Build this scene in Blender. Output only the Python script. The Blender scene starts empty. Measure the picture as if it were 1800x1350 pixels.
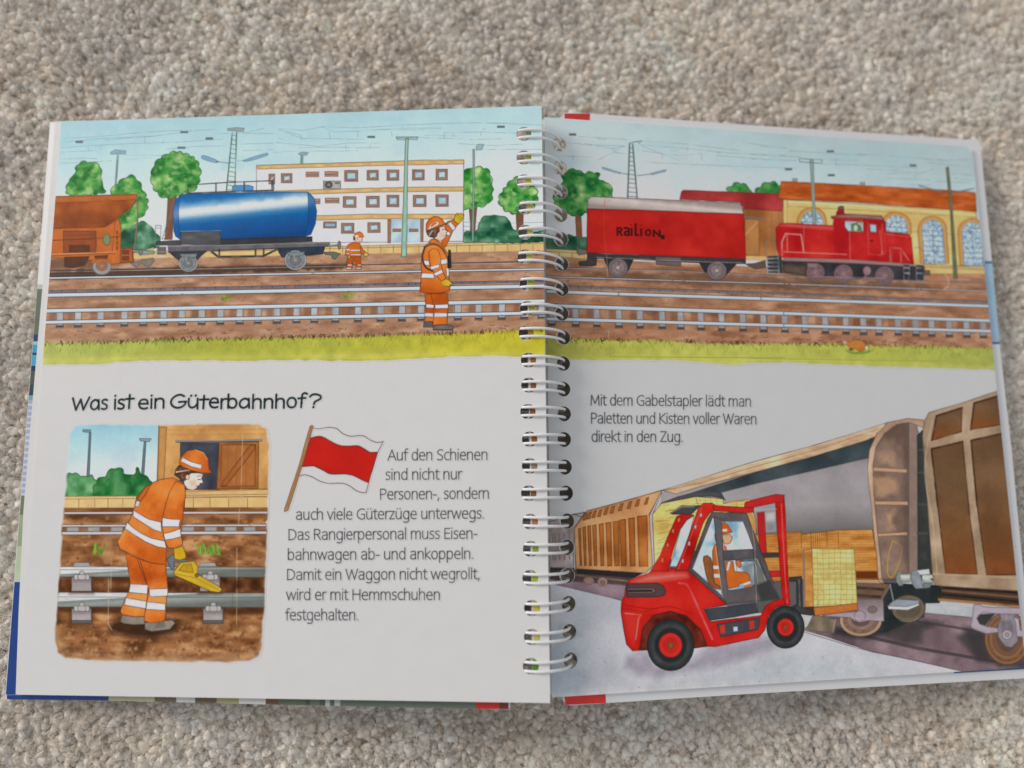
import bpy, math, random
import numpy as np
from mathutils import Vector, Matrix

random.seed(7)
rng = np.random.default_rng(7)
S = bpy.context.scene
COL = S.collection
Z0 = 0.045                      # height of the spine hinge above the carpet backing

# ------------------------------------------------------------------ camera, world, lamp
CAM = np.array([-0.0391, -0.0387, 0.3162 + Z0])
CROT = (0.1289, -0.0731, -0.0199)
cam = bpy.data.cameras.new('camera')
cam.sensor_width = 36.0
cam.lens = 25.0
cam.clip_start, cam.clip_end = 0.01, 50
cam.dof.use_dof = True
cam.dof.focus_distance = 0.329
cam.dof.aperture_fstop = 2.7
co = bpy.data.objects.new('camera', cam)
COL.objects.link(co)
co.location = CAM
co.rotation_euler = CROT
S.camera = co

w = bpy.data.worlds.new('World')
S.world = w
w.use_nodes = True
bg = w.node_tree.nodes['Background']
bg.inputs['Color'].default_value = (0.93, 0.96, 1.01, 1)
bg.inputs['Strength'].default_value = 0.42

def area(name, loc, target, sx, sy, power, col):
    l = bpy.data.lights.new(name, 'AREA')
    l.shape = 'RECTANGLE'
    l.size, l.size_y, l.energy, l.color = sx, sy, power, col
    o = bpy.data.objects.new(name, l)
    COL.objects.link(o)
    o.location = loc
    o.rotation_euler = (Vector(target) - Vector(loc)).to_track_quat('-Z', 'Y').to_euler()
    return o
area('window_light', (-5.0, 2.7, 2.35), (0, 0, 0), 1.9, 1.9, 245, (1.0, 0.905, 0.83))

S.view_settings.view_transform = 'Standard'
S.view_settings.look = 'None'
S.view_settings.exposure = 0.09
S.view_settings.gamma = 1.0
S.view_settings.use_curve_mapping = False
S.render.engine = 'CYCLES'
S.cycles.use_denoising = True
S.cycles.max_bounces = 6

# ------------------------------------------------------------------ helpers
def lin(c):
    c = np.asarray(c, dtype=np.float64) / 255.0
    return np.where(c <= 0.04045, c / 12.92, ((c + 0.055) / 1.055) ** 2.4)

def mat(name, rough=0.6, spec=0.3, color=None, attr=None, bump=0.0, bscale=800, vary=0.0, vscale=60, coat=0.0, sheen=0.0):
    m = bpy.data.materials.new(name)
    m.use_nodes = True
    nt = m.node_tree
    b = nt.nodes['Principled BSDF']
    b.inputs['Roughness'].default_value = rough
    b.inputs['Specular IOR Level'].default_value = spec
    b.inputs['Coat Weight'].default_value = coat
    if sheen:
        b.inputs['Sheen Weight'].default_value = sheen
        b.inputs['Sheen Roughness'].default_value = 0.5
    tc = nt.nodes.new('ShaderNodeTexCoord')
    if attr:
        a = nt.nodes.new('ShaderNodeAttribute')
        a.attribute_name = attr
        src = a.outputs['Color']
    else:
        r = nt.nodes.new('ShaderNodeRGB')
        r.outputs[0].default_value = (*color, 1)
        src = r.outputs[0]
    if vary:
        n = nt.nodes.new('ShaderNodeTexNoise')
        n.inputs['Scale'].default_value = vscale
        n.inputs['Detail'].default_value = 5
        nt.links.new(tc.outputs['Object'], n.inputs['Vector'])
        mr = nt.nodes.new('ShaderNodeMapRange')
        mr.inputs['From Min'].default_value = 0.3
        mr.inputs['From Max'].default_value = 0.7
        mr.inputs['To Min'].default_value = 1 - vary
        mr.inputs['To Max'].default_value = 1 + vary
        nt.links.new(n.outputs['Fac'], mr.inputs['Value'])
        mx = nt.nodes.new('ShaderNodeVectorMath')
        mx.operation = 'SCALE'
        nt.links.new(src, mx.inputs[0])
        nt.links.new(mr.outputs[0], mx.inputs['Scale'])
        src = mx.outputs[0]
    nt.links.new(src, b.inputs['Base Color'])
    if bump:
        n = nt.nodes.new('ShaderNodeTexNoise')
        n.inputs['Scale'].default_value = bscale
        n.inputs['Detail'].default_value = 3
        nt.links.new(tc.outputs['Object'], n.inputs['Vector'])
        bp = nt.nodes.new('ShaderNodeBump')
        bp.inputs['Strength'].default_value = bump
        bp.inputs['Distance'].default_value = 0.0004
        nt.links.new(n.outputs['Fac'], bp.inputs['Height'])
        nt.links.new(bp.outputs[0], b.inputs['Normal'])
    return m

M_PAPER = mat('coated_paper', 0.5, 0.12, (0.80, 0.80, 0.79), bump=0.10, bscale=900, vary=0.012, vscale=120)
M_PRINT = mat('printed_ink', 0.5, 0.12, attr='ink', bump=0.10, bscale=900, vary=0.015, vscale=500)
M_COVER = mat('cover_board', 0.3, 0.4, (0.86, 0.86, 0.86), vary=0.02, vscale=40)
M_COVERP = mat('cover_ink', 0.22, 0.5, attr='ink', vary=0.06, vscale=150)
M_WIRE = mat('white_coated_wire', 0.32, 0.5, (0.90, 0.90, 0.90), vary=0.02, vscale=300)
M_PILE = mat('carpet_yarn', 0.95, 0.1, attr='ink', bump=0.6, bscale=900, vary=0.07, vscale=30, sheen=0.5)
_b = M_PILE.node_tree.nodes['Principled BSDF']
_b.inputs['Subsurface Weight'].default_value = 0.6
_b.inputs['Subsurface Radius'].default_value = (1.0, 0.9, 0.8)
_b.inputs['Subsurface Scale'].default_value = 0.0016
M_FIBRE = mat('carpet_fibre', 0.9, 0.05, attr='ink')
M_BACK = mat('carpet_backing', 0.95, 0.1, (0.60, 0.52, 0.44), bump=0.8, bscale=500, vary=0.25, vscale=90)

def np_mesh(name, V, Q, material, colors=None, smooth=False):
    me = bpy.data.meshes.new(name)
    n, k = len(Q), Q.shape[1]
    me.vertices.add(len(V))
    me.vertices.foreach_set('co', np.ascontiguousarray(V, dtype=np.float32).ravel())
    me.loops.add(n * k)
    me.loops.foreach_set('vertex_index', np.ascontiguousarray(Q, dtype=np.int32).ravel())
    me.polygons.add(n)
    me.polygons.foreach_set('loop_start', np.arange(0, n * k, k, dtype=np.int32))
    if colors is not None:
        a = me.color_attributes.new('ink', 'FLOAT_COLOR', 'POINT')
        c4 = np.ones((len(V), 4), dtype=np.float32)
        c4[:, :3] = colors
        a.data.foreach_set('color', c4.ravel())
    me.update(calc_edges=True)
    me.validate()
    me.polygons.foreach_set('use_smooth', np.full(len(me.polygons), smooth))
    me.materials.append(material)
    return me

def obj(name, me, parent=None):
    o = bpy.data.objects.new(name, me)
    COL.objects.link(o)
    if parent is not None:
        o.parent = parent
        if parent.parent is None and parent.type == 'EMPTY':
            o.matrix_parent_inverse = Matrix.Translation(-Vector(parent.location))
        else:
            o.matrix_parent_inverse = Matrix.Identity(4)
    return o

# ------------------------------------------------------------------ sheet planes of the open book
def rotm(rx, ry, rz):
    return np.array(Matrix.Rotation(rz, 3, 'Z') @ Matrix.Rotation(ry, 3, 'Y') @ Matrix.Rotation(rx, 3, 'X'))
RC = rotm(*CROT)
FPX = 1250.0
class Plane:
    """a tilted sheet plane: point p0, in-sheet axes ex, ey, normal n; down = distance below the top sheet"""
    def __init__(s, x0, z0, tilt, down=0.0):
        s.ex = np.array([math.cos(tilt), 0, math.sin(tilt)])
        s.ey = np.array([0, 1.0, 0])
        s.n = np.cross(s.ex, s.ey)
        s.p0 = np.array([x0, 0, z0 + Z0]) - s.n * down
    def sheet(s, px):
        """traced plate points -> in-sheet metres"""
        px = np.atleast_2d(np.asarray(px, float))
        d = np.stack([(px[:, 0] - 900) / FPX, -(px[:, 1] - 675) / FPX, -np.ones(len(px))], 1) @ RC.T
        t = ((s.p0 - CAM) @ s.n) / (d @ s.n)
        P = CAM + d * t[:, None]
        return np.stack([(P - s.p0) @ s.ex, (P - s.p0) @ s.ey], 1)
    def world(s, uv, up=0.0):
        uv = np.asarray(uv)
        return s.p0 + uv[..., 0:1] * s.ex + uv[..., 1:2] * s.ey + s.n * up
def LP(down=0.0): return Plane(0.0, 0.0, 0.1295, down)
def RP(down=0.0): return Plane(0.0021, -0.0086, -0.0882, down)

def homography(a, b):
    A, y = [], []
    for (x, yy), (u, v) in zip(a, b):
        A.append([x, yy, 1, 0, 0, 0, -u * x, -u * yy]); y.append(u)
        A.append([0, 0, 0, x, yy, 1, -v * x, -v * yy]); y.append(v)
    return np.append(np.linalg.solve(np.array(A, float), np.array(y, float)), 1).reshape(3, 3)
def happly(Hm, p):
    p = np.asarray(p, float)
    q = p @ Hm[:, :2].T + Hm[:, 2]
    return q[..., :2] / q[..., 2:3]

# ------------------------------------------------------------------ printing plate: the artwork as ink on a fine grid of the sheet
def vnoise(h, w, cell, oct=2, stretch=1.0):
    out = np.zeros((h, w), np.float32); amp = 1.0
    for o in range(oct):
        cy = max(cell / 2 ** o, 1.5); cx = cy * stretch
        g = rng.standard_normal((int(h / cy) + 4, int(w / cx) + 4)).astype(np.float32)
        y, x = np.arange(h) / cy, np.arange(w) / cx
        yi, xi = y.astype(int), x.astype(int)
        fy, fx = (y - yi)[:, None], (x - xi)[None]
        fy, fx = fy * fy * (3 - 2 * fy), fx * fx * (3 - 2 * fx)
        a = g[yi][:, xi] * (1 - fx) + g[yi][:, xi + 1] * fx
        b = g[yi + 1][:, xi] * (1 - fx) + g[yi + 1][:, xi + 1] * fx
        out += amp * (a * (1 - fy) + b * fy); amp *= 0.5
    return (out / out.std()).clip(-2.4, 2.4)

def crom(P, closed, n=5):
    P = np.asarray(P, float)
    m = len(P)
    idx = range(m if closed else m - 1)
    out = []
    for i in idx:
        if closed:
            p0, p1, p2, p3 = P[(i - 1) % m], P[i], P[(i + 1) % m], P[(i + 2) % m]
        else:
            p0, p1, p2, p3 = P[max(i - 1, 0)], P[i], P[i + 1], P[min(i + 2, m - 1)]
        for t in np.arange(n) / n:
            out.append(0.5 * (2 * p1 + (p2 - p0) * t + (2 * p0 - 5 * p1 + 4 * p2 - p3) * t * t + (3 * p1 - p0 - 3 * p2 + p3) * t ** 3))
    if not closed:
        out.append(P[-1])
    return np.array(out)

class Plate:
    def __init__(s, corners, w, h, paper):
        s.w, s.h = w, h
        s.paper = np.array(paper, float)
        s.H = homography(corners, [(0, 0), (w - 1, 0), (w - 1, h - 1), (0, h - 1)])
        s.C = np.empty((h, w, 3), np.float32); s.C[:] = s.paper
        s.I = np.zeros((h, w), np.int16)
        s.N = [vnoise(h, w, 3.0, 1), vnoise(h, w, 15, 2), vnoise(h, w, 40, 3), vnoise(h, w, 90, 3), vnoise(h, w, 9, 2, 3.2)]
        s.names, s.labels, s.cur = [None], [None], 0
    def art(s, name, label=None):
        s.names.append(name); s.labels.append(label); s.cur = len(s.names) - 1
    def back(s, i):
        s.cur = i
    def bbox(s, p, m):
        x0, y0 = np.floor(p.min(0) - m).astype(int); x1, y1 = np.ceil(p.max(0) + m).astype(int) + 1
        return max(x0, 0), max(y0, 0), min(x1, s.w), min(y1, s.h)
    def sdf(s, p, box):
        x0, y0, x1, y1 = box
        X, Y = np.meshgrid(np.arange(x0, x1, dtype=np.float32), np.arange(y0, y1, dtype=np.float32))
        d = np.full(X.shape, 1e9, np.float32); ins = np.zeros(X.shape, bool)
        q = np.roll(p, -1, 0)
        for (ax, ay), (bx, by) in zip(p.astype(np.float32), q.astype(np.float32)):
            ex, ey = bx - ax, by - ay
            L = ex * ex + ey * ey
            if L < 1e-9: continue
            t = np.clip(((X - ax) * ex + (Y - ay) * ey) / L, 0, 1)
            d = np.minimum(d, (X - ax - t * ex) ** 2 + (Y - ay - t * ey) ** 2)
            if ey != 0:
                c = ((ay > Y) != (by > Y)) & (X < ex * (Y - ay) / ey + ax)
                ins ^= c
        d = np.sqrt(d)
        return np.where(ins, -d, d)
    def put(s, box, a, col, idset=True):
        x0, y0, x1, y1 = box
        C = s.C[y0:y1, x0:x1]
        C += a[..., None] * (col - C)
        if idset and s.cur:
            I = s.I[y0:y1, x0:x1]
            I[(a > 0.5) | ((a > 0.03) & (I == 0))] = s.cur
    def fill(s, pts, col=None, ink=None, iw=1.1, ia=0.85, soft=0.7, var=0.05, edge=0.05, grad=None, pal=None, ns=1, alpha=1.0,
             smooth=False, clip=None, ret=False, scallop=0, blot=0.0, add=0.0):
        p = np.asarray(pts, float)
        if smooth: p = crom(p, True)
        r = happly(s.H, p)
        if scallop:
            L = np.linalg.norm(np.roll(r, -1, 0) - r, axis=1)
            rr = []
            for i in range(len(r)):
                k = max(1, int(L[i] / 2.2))
                for t in np.arange(k) / k: rr.append(r[i] * (1 - t) + r[(i + 1) % len(r)] * t)
            r = np.array(rr); nx = np.roll(r, -1, 0) - np.roll(r, 1, 0)
            nx = np.stack([nx[:, 1], -nx[:, 0]], 1) / (np.linalg.norm(nx, axis=1)[:, None] + 1e-6)
            ph = np.cumsum(rng.uniform(0.25, 0.75, len(r)))
            r = r + nx * (np.abs(np.sin(ph)) - 0.5)[:, None] * scallop
        box = s.bbox(r, soft + 3)
        if box[2] <= box[0] or box[3] <= box[1]: return None
        sd = s.sdf(r, box)
        if blot:
            sd = sd + blot * s.N[1][box[1]:box[3], box[0]:box[2]]
        a = np.clip(0.5 - sd / (2 * soft), 0, 1) * alpha
        if clip is not None: a = a * clip[box[1]:box[3], box[0]:box[2]]
        x0, y0, x1, y1 = box
        n = s.N[ns][y0:y1, x0:x1]
        if grad is not None:
            pa, pb, stops = grad
            (ax, ay), (bx, by) = happly(s.H, [pa, pb])
            X, Y = np.meshgrid(np.arange(x0, x1), np.arange(y0, y1))
            t = ((X - ax) * (bx - ax) + (Y - ay) * (by - ay)) / ((bx - ax) ** 2 + (by - ay) ** 2)
            t = t + 0.006 * n
            ts = [q[0] for q in stops]
            c = np.stack([np.interp(t, ts, [q[1][k] for q in stops]) for k in range(3)], -1)
        elif pal is not None:
            t = np.clip(n * 0.21 + 0.5 + 0.025 * s.N[0][y0:y1, x0:x1] + add, 0, 1) * (len(pal) - 1)
            c = np.stack([np.interp(t, range(len(pal)), [q[k] for q in pal]) for k in range(3)], -1)
        else:
            c = np.broadcast_to(np.array(col, float), a.shape + (3,))
        c = c * (1 + var * (0.45 * n + 0.14 * s.N[0][y0:y1, x0:x1])[..., None])
        if edge: c = c * (1 - edge * np.clip(1 - np.abs(sd + 1.2) / 2.2, 0, 1)[..., None])
        s.put(box, a, np.clip(c, 0, 255))
        if ink is not None:
            la = np.clip(iw / 2 + 0.5 - np.abs(sd), 0, 1) * ia * np.clip(0.85 + 0.25 * s.N[1][y0:y1, x0:x1], 0.35, 1)
            if clip is not None: la = la * clip[y0:y1, x0:x1]
            s.put(box, la, np.array(ink, float))
        if ret:
            full = np.zeros((s.h, s.w), np.float32); full[y0:y1, x0:x1] = a
            return full
    def line(s, pts, col, w=1.2, alpha=0.9, smooth=False, closed=False, clip=None, soft=0.5, vary=0.25, idset=True):
        p = np.asarray(pts, float)
        if smooth: p = crom(p, closed)
        r = happly(s.H, p)
        if closed: r = np.vstack([r, r[:1]])
        box = s.bbox(r, w / 2 + soft + 2)
        x0, y0, x1, y1 = box
        if x1 <= x0 or y1 <= y0: return
        X, Y = np.meshgrid(np.arange(x0, x1, dtype=np.float32), np.arange(y0, y1, dtype=np.float32))
        d = np.full(X.shape, 1e9, np.float32)
        for (ax, ay), (bx, by) in zip(r[:-1], r[1:]):
            ex, ey = bx - ax, by - ay
            L = ex * ex + ey * ey + 1e-9
            t = np.clip(((X - ax) * ex + (Y - ay) * ey) / L, 0, 1)
            d = np.minimum(d, (X - ax - t * ex) ** 2 + (Y - ay - t * ey) ** 2)
        a = np.clip((w / 2 + soft - np.sqrt(d)) / (2 * soft), 0, 1) * alpha
        if vary: a = a * np.clip(0.95 + vary * s.N[1][y0:y1, x0:x1], 0.3, 1)
        if clip is not None: a = a * clip[y0:y1, x0:x1]
        s.put(box, a, np.array(col, float), idset)
    def ell(s, cx, cy, rx, ry, col=None, rot=0, **k):
        t = np.linspace(0, 2 * math.pi, 28, endpoint=False)
        x, y = rx * np.cos(t), ry * np.sin(t)
        c, n = math.cos(rot), math.sin(rot)
        return s.fill(np.stack([cx + x * c - y * n, cy + x * n + y * c], 1), col, **k)

def T(ox, oy, sc=3.75):
    """points given in an enlarged tracing of one part of the artwork"""
    def f(txt):
        return np.array([[float(v) for v in q.split(',')] for q in txt.split()]) / sc + (ox, oy)
    return f
def rect(x0, y0, x1, y1): return f'{x0},{y0} {x1},{y0} {x1},{y1} {x0},{y1}'

INK = (62, 48, 45)
WHT = (212, 212, 222)

# ------------------------------------------------------------------ monoline lettering
def G(adv, *st): return adv, [(k, [tuple(float(v) for v in q.split(',')) for q in p.split()]) for k, p in st]
GL = {
 'a': G(8.2, ('s', '1.5,9.0 3.2,9.9 5.0,9.9 6.3,9.1 6.7,7.4'), ('l', '6.7,7.6 6.7,0'), ('s', '6.7,5.7 4.2,5.6 2.0,4.7 1.2,2.7 2.0,0.7 3.8,0 5.6,0.7 6.7,2.4')),
 'b': G(8.6, ('l', '1.3,14.4 1.3,0'), ('s', '1.3,7 2.6,9.3 4.5,9.9 6.4,8.7 7.3,5 6.4,1.2 4.5,0 2.5,0.6 1.3,2.8')),
 'c': G(7.0, ('s', '6.5,9.4 4.9,9.9 2.6,9.0 1.1,5 2.6,0.9 4.9,0 6.5,0.6')),
 'd': G(8.6, ('l', '7.3,14.4 7.3,0'), ('s', '7.3,7 6.0,9.3 4.1,9.9 2.2,8.7 1.2,5 2.2,1.2 4.1,0 6.1,0.6 7.3,2.8')),
 'e': G(8.2, ('l', '1.2,5.3 7.1,5.3'), ('s', '7.1,5.3 6.5,8.7 4.4,9.9 2.2,8.8 1.1,5 2.2,1.1 4.8,0 6.8,0.7')),
 'f': G(4.8, ('s', '5.0,14.2 3.6,14.4 2.5,13.4 2.2,11.5 2.2,8'), ('l', '2.2,9 2.2,0'), ('l', '0.4,9.7 4.6,9.7')),
 'g': G(8.6, ('l', '7.3,9.8 7.3,0'), ('s', '7.3,0.5 6.9,-2.8 5.2,-4.3 3.2,-4.4 1.6,-3.8'), ('s', '7.3,7 6.0,9.3 4.1,9.9 2.2,8.7 1.2,5 2.2,1.2 4.1,0 6.1,0.6 7.3,2.8')),
 'h': G(8.4, ('l', '1.3,14.4 1.3,0'), ('s', '1.3,6.6 2.7,9.2 4.7,9.9 6.4,9.0 7.0,6.6'), ('l', '7.0,7 7.0,0')),
 'i': G(2.8, ('l', '1.4,9.8 1.4,0'), ('l', '1.4,13.2 1.4,13.6')),
 'k': G(7.2, ('l', '1.3,14.4 1.3,0'), ('l', '6.4,9.8 1.5,5.2 6.8,0')),
 'l': G(2.8, ('l', '1.4,14.4 1.4,0')),
 'm': G(12.8, ('l', '1.3,9.8 1.3,0'), ('s', '1.3,6.6 2.5,9.2 4.2,9.9 5.8,9.0 6.4,6.6'), ('l', '6.4,7 6.4,0'), ('s', '6.4,6.6 7.6,9.2 9.3,9.9 10.9,9.0 11.4,6.6'), ('l', '11.4,7 11.4,0')),
 'n': G(8.4, ('l', '1.3,9.8 1.3,0'), ('s', '1.3,6.6 2.7,9.2 4.7,9.9 6.4,9.0 7.0,6.6'), ('l', '7.0,7 7.0,0')),
 'o': G(8.6, ('c', '4.3,9.9 6.5,8.7 7.4,5 6.5,1.2 4.3,0 2.1,1.2 1.1,5 2.1,8.7')),
 'p': G(8.6, ('l', '1.3,9.8 1.3,-4.4'), ('s', '1.3,7 2.6,9.3 4.5,9.9 6.4,8.7 7.3,5 6.4,1.2 4.5,0 2.5,0.6 1.3,2.8')),
 'r': G(5.0, ('l', '1.3,9.8 1.3,0'), ('s', '1.3,6.6 2.4,9.0 3.8,9.8 5.0,9.7')),
 's': G(6.4, ('s', '5.4,9.3 3.8,9.9 2.0,9.3 1.3,7.6 2.2,6.0 4.3,4.8 5.4,3.2 5.0,1.1 3.2,0 1.0,0.6')),
 't': G(5.0, ('l', '2.2,12.4 2.2,2.6'), ('s', '2.2,3 2.5,0.8 3.6,0 4.9,0.3'), ('l', '0.3,9.7 4.7,9.7')),
 'u': G(8.4, ('s', '1.3,3.3 1.9,0.9 3.6,0 5.6,0.7 7.0,3.3'), ('l', '1.3,9.8 1.3,3'), ('l', '7.0,9.8 7.0,0')),
 'v': G(7.2, ('l', '0.5,9.8 3.6,0 6.7,9.8')),
 'w': G(11.4, ('l', '0.5,9.8 3.1,0 5.7,9.6 8.3,0 10.9,9.8')),
 'z': G(6.8, ('l', '0.9,9.7 6.0,9.7 0.8,0.1 6.2,0.1')),
 'A': G(9.8, ('l', '0.4,0 4.9,13.1 9.4,0'), ('l', '2.1,4.4 7.7,4.4')),
 'D': G(10.4, ('l', '1.4,0 1.4,13.1'), ('s', '1.4,13.1 4.0,13.0 6.8,12.0 9.0,9.0 9.2,6.5 8.9,4 6.8,1.1 4.0,0.1 1.4,0')),
 'E': G(7.8, ('l', '6.9,13.0 1.4,13.0 1.4,0.1 7.0,0.1'), ('l', '1.4,7 6.5,7')),
 'G': G(10.6, ('s', '9.2,12.2 7.0,13.1 4.4,12.5 1.9,10.0 1.1,6.5 1.9,3 4.2,0.6 7.0,0 9.3,0.9'), ('l', '9.3,0.9 9.3,6.2 5.9,6.2')),
 'H': G(10.6, ('l', '1.4,13.1 1.4,0'), ('l', '9.2,13.1 9.2,0'), ('l', '1.4,7 9.2,7')),
 'K': G(9.2, ('l', '1.4,13.1 1.4,0'), ('l', '8.2,13.1 1.6,6.8 8.8,0')),
 'M': G(12.8, ('l', '1.4,0 2.0,13.1 6.4,2.0 10.8,13.1 11.4,0')),
 'P': G(8.6, ('l', '1.4,0 1.4,13.1'), ('s', '1.4,13.0 4.4,13.0 6.8,12.0 7.6,9.6 6.8,7.3 4.4,6.2 1.4,6.1')),
 'R': G(9.0, ('l', '1.4,0 1.4,13.1'), ('s', '1.4,13.0 4.4,13.0 6.8,12.1 7.5,9.8 6.8,7.6 4.4,6.7 1.4,6.6'), ('l', '4.4,6.7 8.2,0')),
 'S': G(8.2, ('s', '7.0,12.4 5.0,13.1 2.6,12.3 1.5,10.0 2.6,7.7 5.2,6.2 7.0,4.2 6.6,1.4 4.2,0 1.2,0.7')),
 'W': G(14.0, ('l', '0.5,13.1 3.9,0 7.0,12.6 10.1,0 13.5,13.1')),
 'Z': G(8.6, ('l', '1.0,13.0 7.8,13.0 0.8,0.1 8.0,0.1')),
 '.': G(3.6, ('l', '1.6,0.2 1.6,0.6')), ',': G(3.6, ('l', '2.1,1.0 1.2,-2.4')), '-': G(5.0, ('l', '0.7,5 4.3,5')),
 '?': G(7.4, ('s', '0.9,12.6 2.4,13.3 4.6,13.2 6.4,11.9 6.3,9.6 4.6,7.6 3.0,5.6 2.9,3.6'), ('l', '2.9,0.2 2.9,0.8')), ' ': G(4.0),
}
for base, uml in (('u', 'ü'), ('a', 'ä')):
    ad, st = GL[base]
    GL[uml] = (ad, st + [('l', [(2.6, 12.9), (2.6, 13.3)]), ('l', [(5.7, 12.9), (5.7, 13.3)])])
HAND = dict(GL)
HAND['a'] = G(9.4, ('l', '7.6,9.6 8.0,0'), ('s', '7.6,7.6 5.8,9.6 3.6,9.4 1.7,7.2 1.0,4 1.9,1.1 3.9,0 6.2,1.4 7.7,4.6'))
HAND['W'] = G(15.0, ('l', '0.4,12.4 3.2,0.2 7.2,11.0 9.6,0.2 14.6,13.0'))
HAND['t'] = G(6.6, ('l', '3.4,13.8 3.0,0.2'), ('l', '0.4,9.6 6.6,10.0'))
HAND['f'] = G(7.0, ('s', '6.6,13.6 5.0,14.4 3.4,13.0 3.0,9 2.8,4'), ('l', '2.8,5 2.6,0'), ('l', '0.4,9.0 5.6,9.4'))
HAND['G'] = G(13.0, ('s', '10.6,12.2 8.0,13.8 4.6,12.6 2.0,9.4 1.2,5.5 2.6,2 5.4,0.2 8.6,0.8 11.2,3.4 12.0,6.4'), ('l', '12.2,6.6 7.0,6.2'))
HAND['ü'] = G(8.8, ('s', '1.2,9.8 1.1,4 2.2,0.8 4.0,0.2 6.0,1.6 7.3,4.4'), ('l', '7.5,9.6 7.6,-1.0'), ('l', '2.6,12.6 2.9,13.0'), ('l', '5.9,12.7 6.2,13.1'))
HAND['?'] = G(9.0, ('s', '0.6,11.6 2.2,13.6 5.2,14.0 8.0,12.4 8.2,9.6 6.0,7.6 4.2,6.0 3.6,3.8'), ('l', '3.2,0.4 3.3,0.9'))

def lettering(pl, txt, x0, y0, x1, y1, xh, col, w, font=GL, slant=0.0, jit=0.0, alpha=0.92):
    tot = sum(font[c][0] for c in txt)
    u = np.array([x1 - x0, y1 - y0]) / tot
    v = np.array([0.0, -xh / 9.9])
    pen = 0.0
    for c in txt:
        adv, st = font[c]
        jy = random.uniform(-jit, jit)
        k = 1 + random.uniform(-jit, jit) * 0.05
        for kind, p in st:
            q = np.array([np.array([x0, y0]) + u * (pen + a + slant * b) + v * (b * k + jy) for a, b in p])
            pl.line(q, col, w, alpha, smooth=kind in 'sc' and len(p) > 2, closed=kind == 'c', vary=0.06, soft=0.6)
        pen += adv

PL = Plate([(108, 214), (952, 186), (967, 1236), (30, 1221)], 900, 1040, (200, 198, 199))
PR = Plate([(957, 206), (1708, 259), (1803, 1173), (970, 1226)], 800, 980, (174, 181, 186))
A, B, C, D = T(0, 180), T(480, 180), T(900, 180), T(1320, 180)
E, F, Gz, Hz = T(0, 420), T(480, 420), T(900, 420), T(1320, 420)
I_, J, K, L_ = T(0, 720), T(0, 990), T(480, 720), T(480, 990)
M, N, O, Q = T(900, 720), T(1320, 660), T(900, 990), T(1320, 990)
ID = T(0, 0, 1.0)
# ================================================================== left sheet artwork
P = PL
GREENS = [(28, 105, 48), (58, 145, 62), (120, 178, 96), (176, 205, 140)]
DGREEN = [(30, 78, 58), (52, 108, 78), (92, 142, 112), (132, 170, 140)]
DIRT = [(154, 110, 84), (170, 126, 98), (178, 136, 108), (190, 150, 122)]

def wires(P, t, segs, col=(110, 128, 138)):
    for sgm in segs:
        P.line(t(sgm), col, 0.8, 0.62, vary=0.5)

def tree(P, t, crown, trunk=None, pal=GREENS, sc=4.2):
    if trunk:
        P.fill(t(trunk), (128, 88, 66), INK, 0.9, ia=.6, var=.08)
    m = P.fill(t(crown), pal=pal, ink=(38, 72, 46), iw=0.9, ia=.75, smooth=True, scallop=sc, edge=0.12, ns=1, var=.05, ret=True)
    q = t(crown); lo, hi = q.min(0), q.max(0)
    for k in range(int((hi - lo).prod() / 130)):
        c = rng.uniform(lo, hi); r = rng.uniform(4, 11)
        an = np.sort(rng.uniform(0, 2 * math.pi, 8)); rr = r * rng.uniform(.45, 1.1, 8)
        shade = (c[1] - lo[1]) / (hi[1] - lo[1])
        P.fill(np.stack([c[0] + rr * np.cos(an), c[1] + rr * np.sin(an) * .8], 1), pal[rng.integers(len(pal))], soft=1.0, alpha=.55, edge=.1, var=.03, clip=m)
    return m

# --- rail yard background
P.art('rail_yard_print')
P.fill(ID('60,150 980,150 980,470 60,470'), grad=((500, 190), (505, 440), [(0, (168, 203, 211)), (.25, (180, 210, 217)), (.5, (200, 214, 222)), (.8, (209, 215, 222)), (1, (210, 214, 219))]), var=.018, ns=2, edge=0)
for k in range(9):
    x, y = random.uniform(120, 930), random.uniform(205, 300)
    P.fill(ID(rect(x - 70, y - 8, x + 70, y + 8)), (160, 201, 211), soft=9, alpha=.35, var=0, edge=0, blot=5)
wires(P, A, ['415,238 620,228 800,212 960,195 1260,182', '415,262 700,236 1000,225 1300,185 1420,178', '405,300 600,285 900,270 1200,262 1480,240', '405,328 640,318', '400,375 560,368 640,372', '395,402 700,388 735,386',
  '820,350 960,347 1100,352', '820,378 1000,365', '690,246 1010,222', '1100,305 1300,290 1480,287', '1600,205 1800,205', '1590,275 1800,270', '1600,318 1800,312', '1440,205 1500,205 1640,196 1740,170',
  '585,290 582,318 618,320', '630,290 628,315', '668,282 662,312', '955,228 955,268', '1078,250 1075,270', '870,205 910,200', '1090,312 1250,300'])
wires(P, B, ['35,175 200,185 330,160 560,168 850,150 1100,140 1300,135 1580,138', '40,180 190,238 400,240 600,245', '80,190 180,215 190,245', '35,235 80,250', '20,265 300,290 500,268 720,268', '160,300 420,295 540,300 700,298', '0,330 160,320 420,322 560,318',
  '320,160 400,195 560,190', '370,195 375,240', '560,188 560,228', '480,280 482,310', '640,270 642,302', '560,188 850,170 1110,170', '780,195 785,222', '850,150 850,165', '960,232 1250,242', '1130,195 1130,240', '1185,200 1190,222', '1130,200 1370,195 1640,205',
  '1370,195 1370,218', '1380,180 1400,170', '1400,135 1770,150', '1560,180 1560,205', '1220,272 1460,285 1640,275', '1380,310 1780,310', '1300,245 1500,240', '70,310 72,330', '700,180 1000,182', '1000,218 1240,222'])
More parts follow.
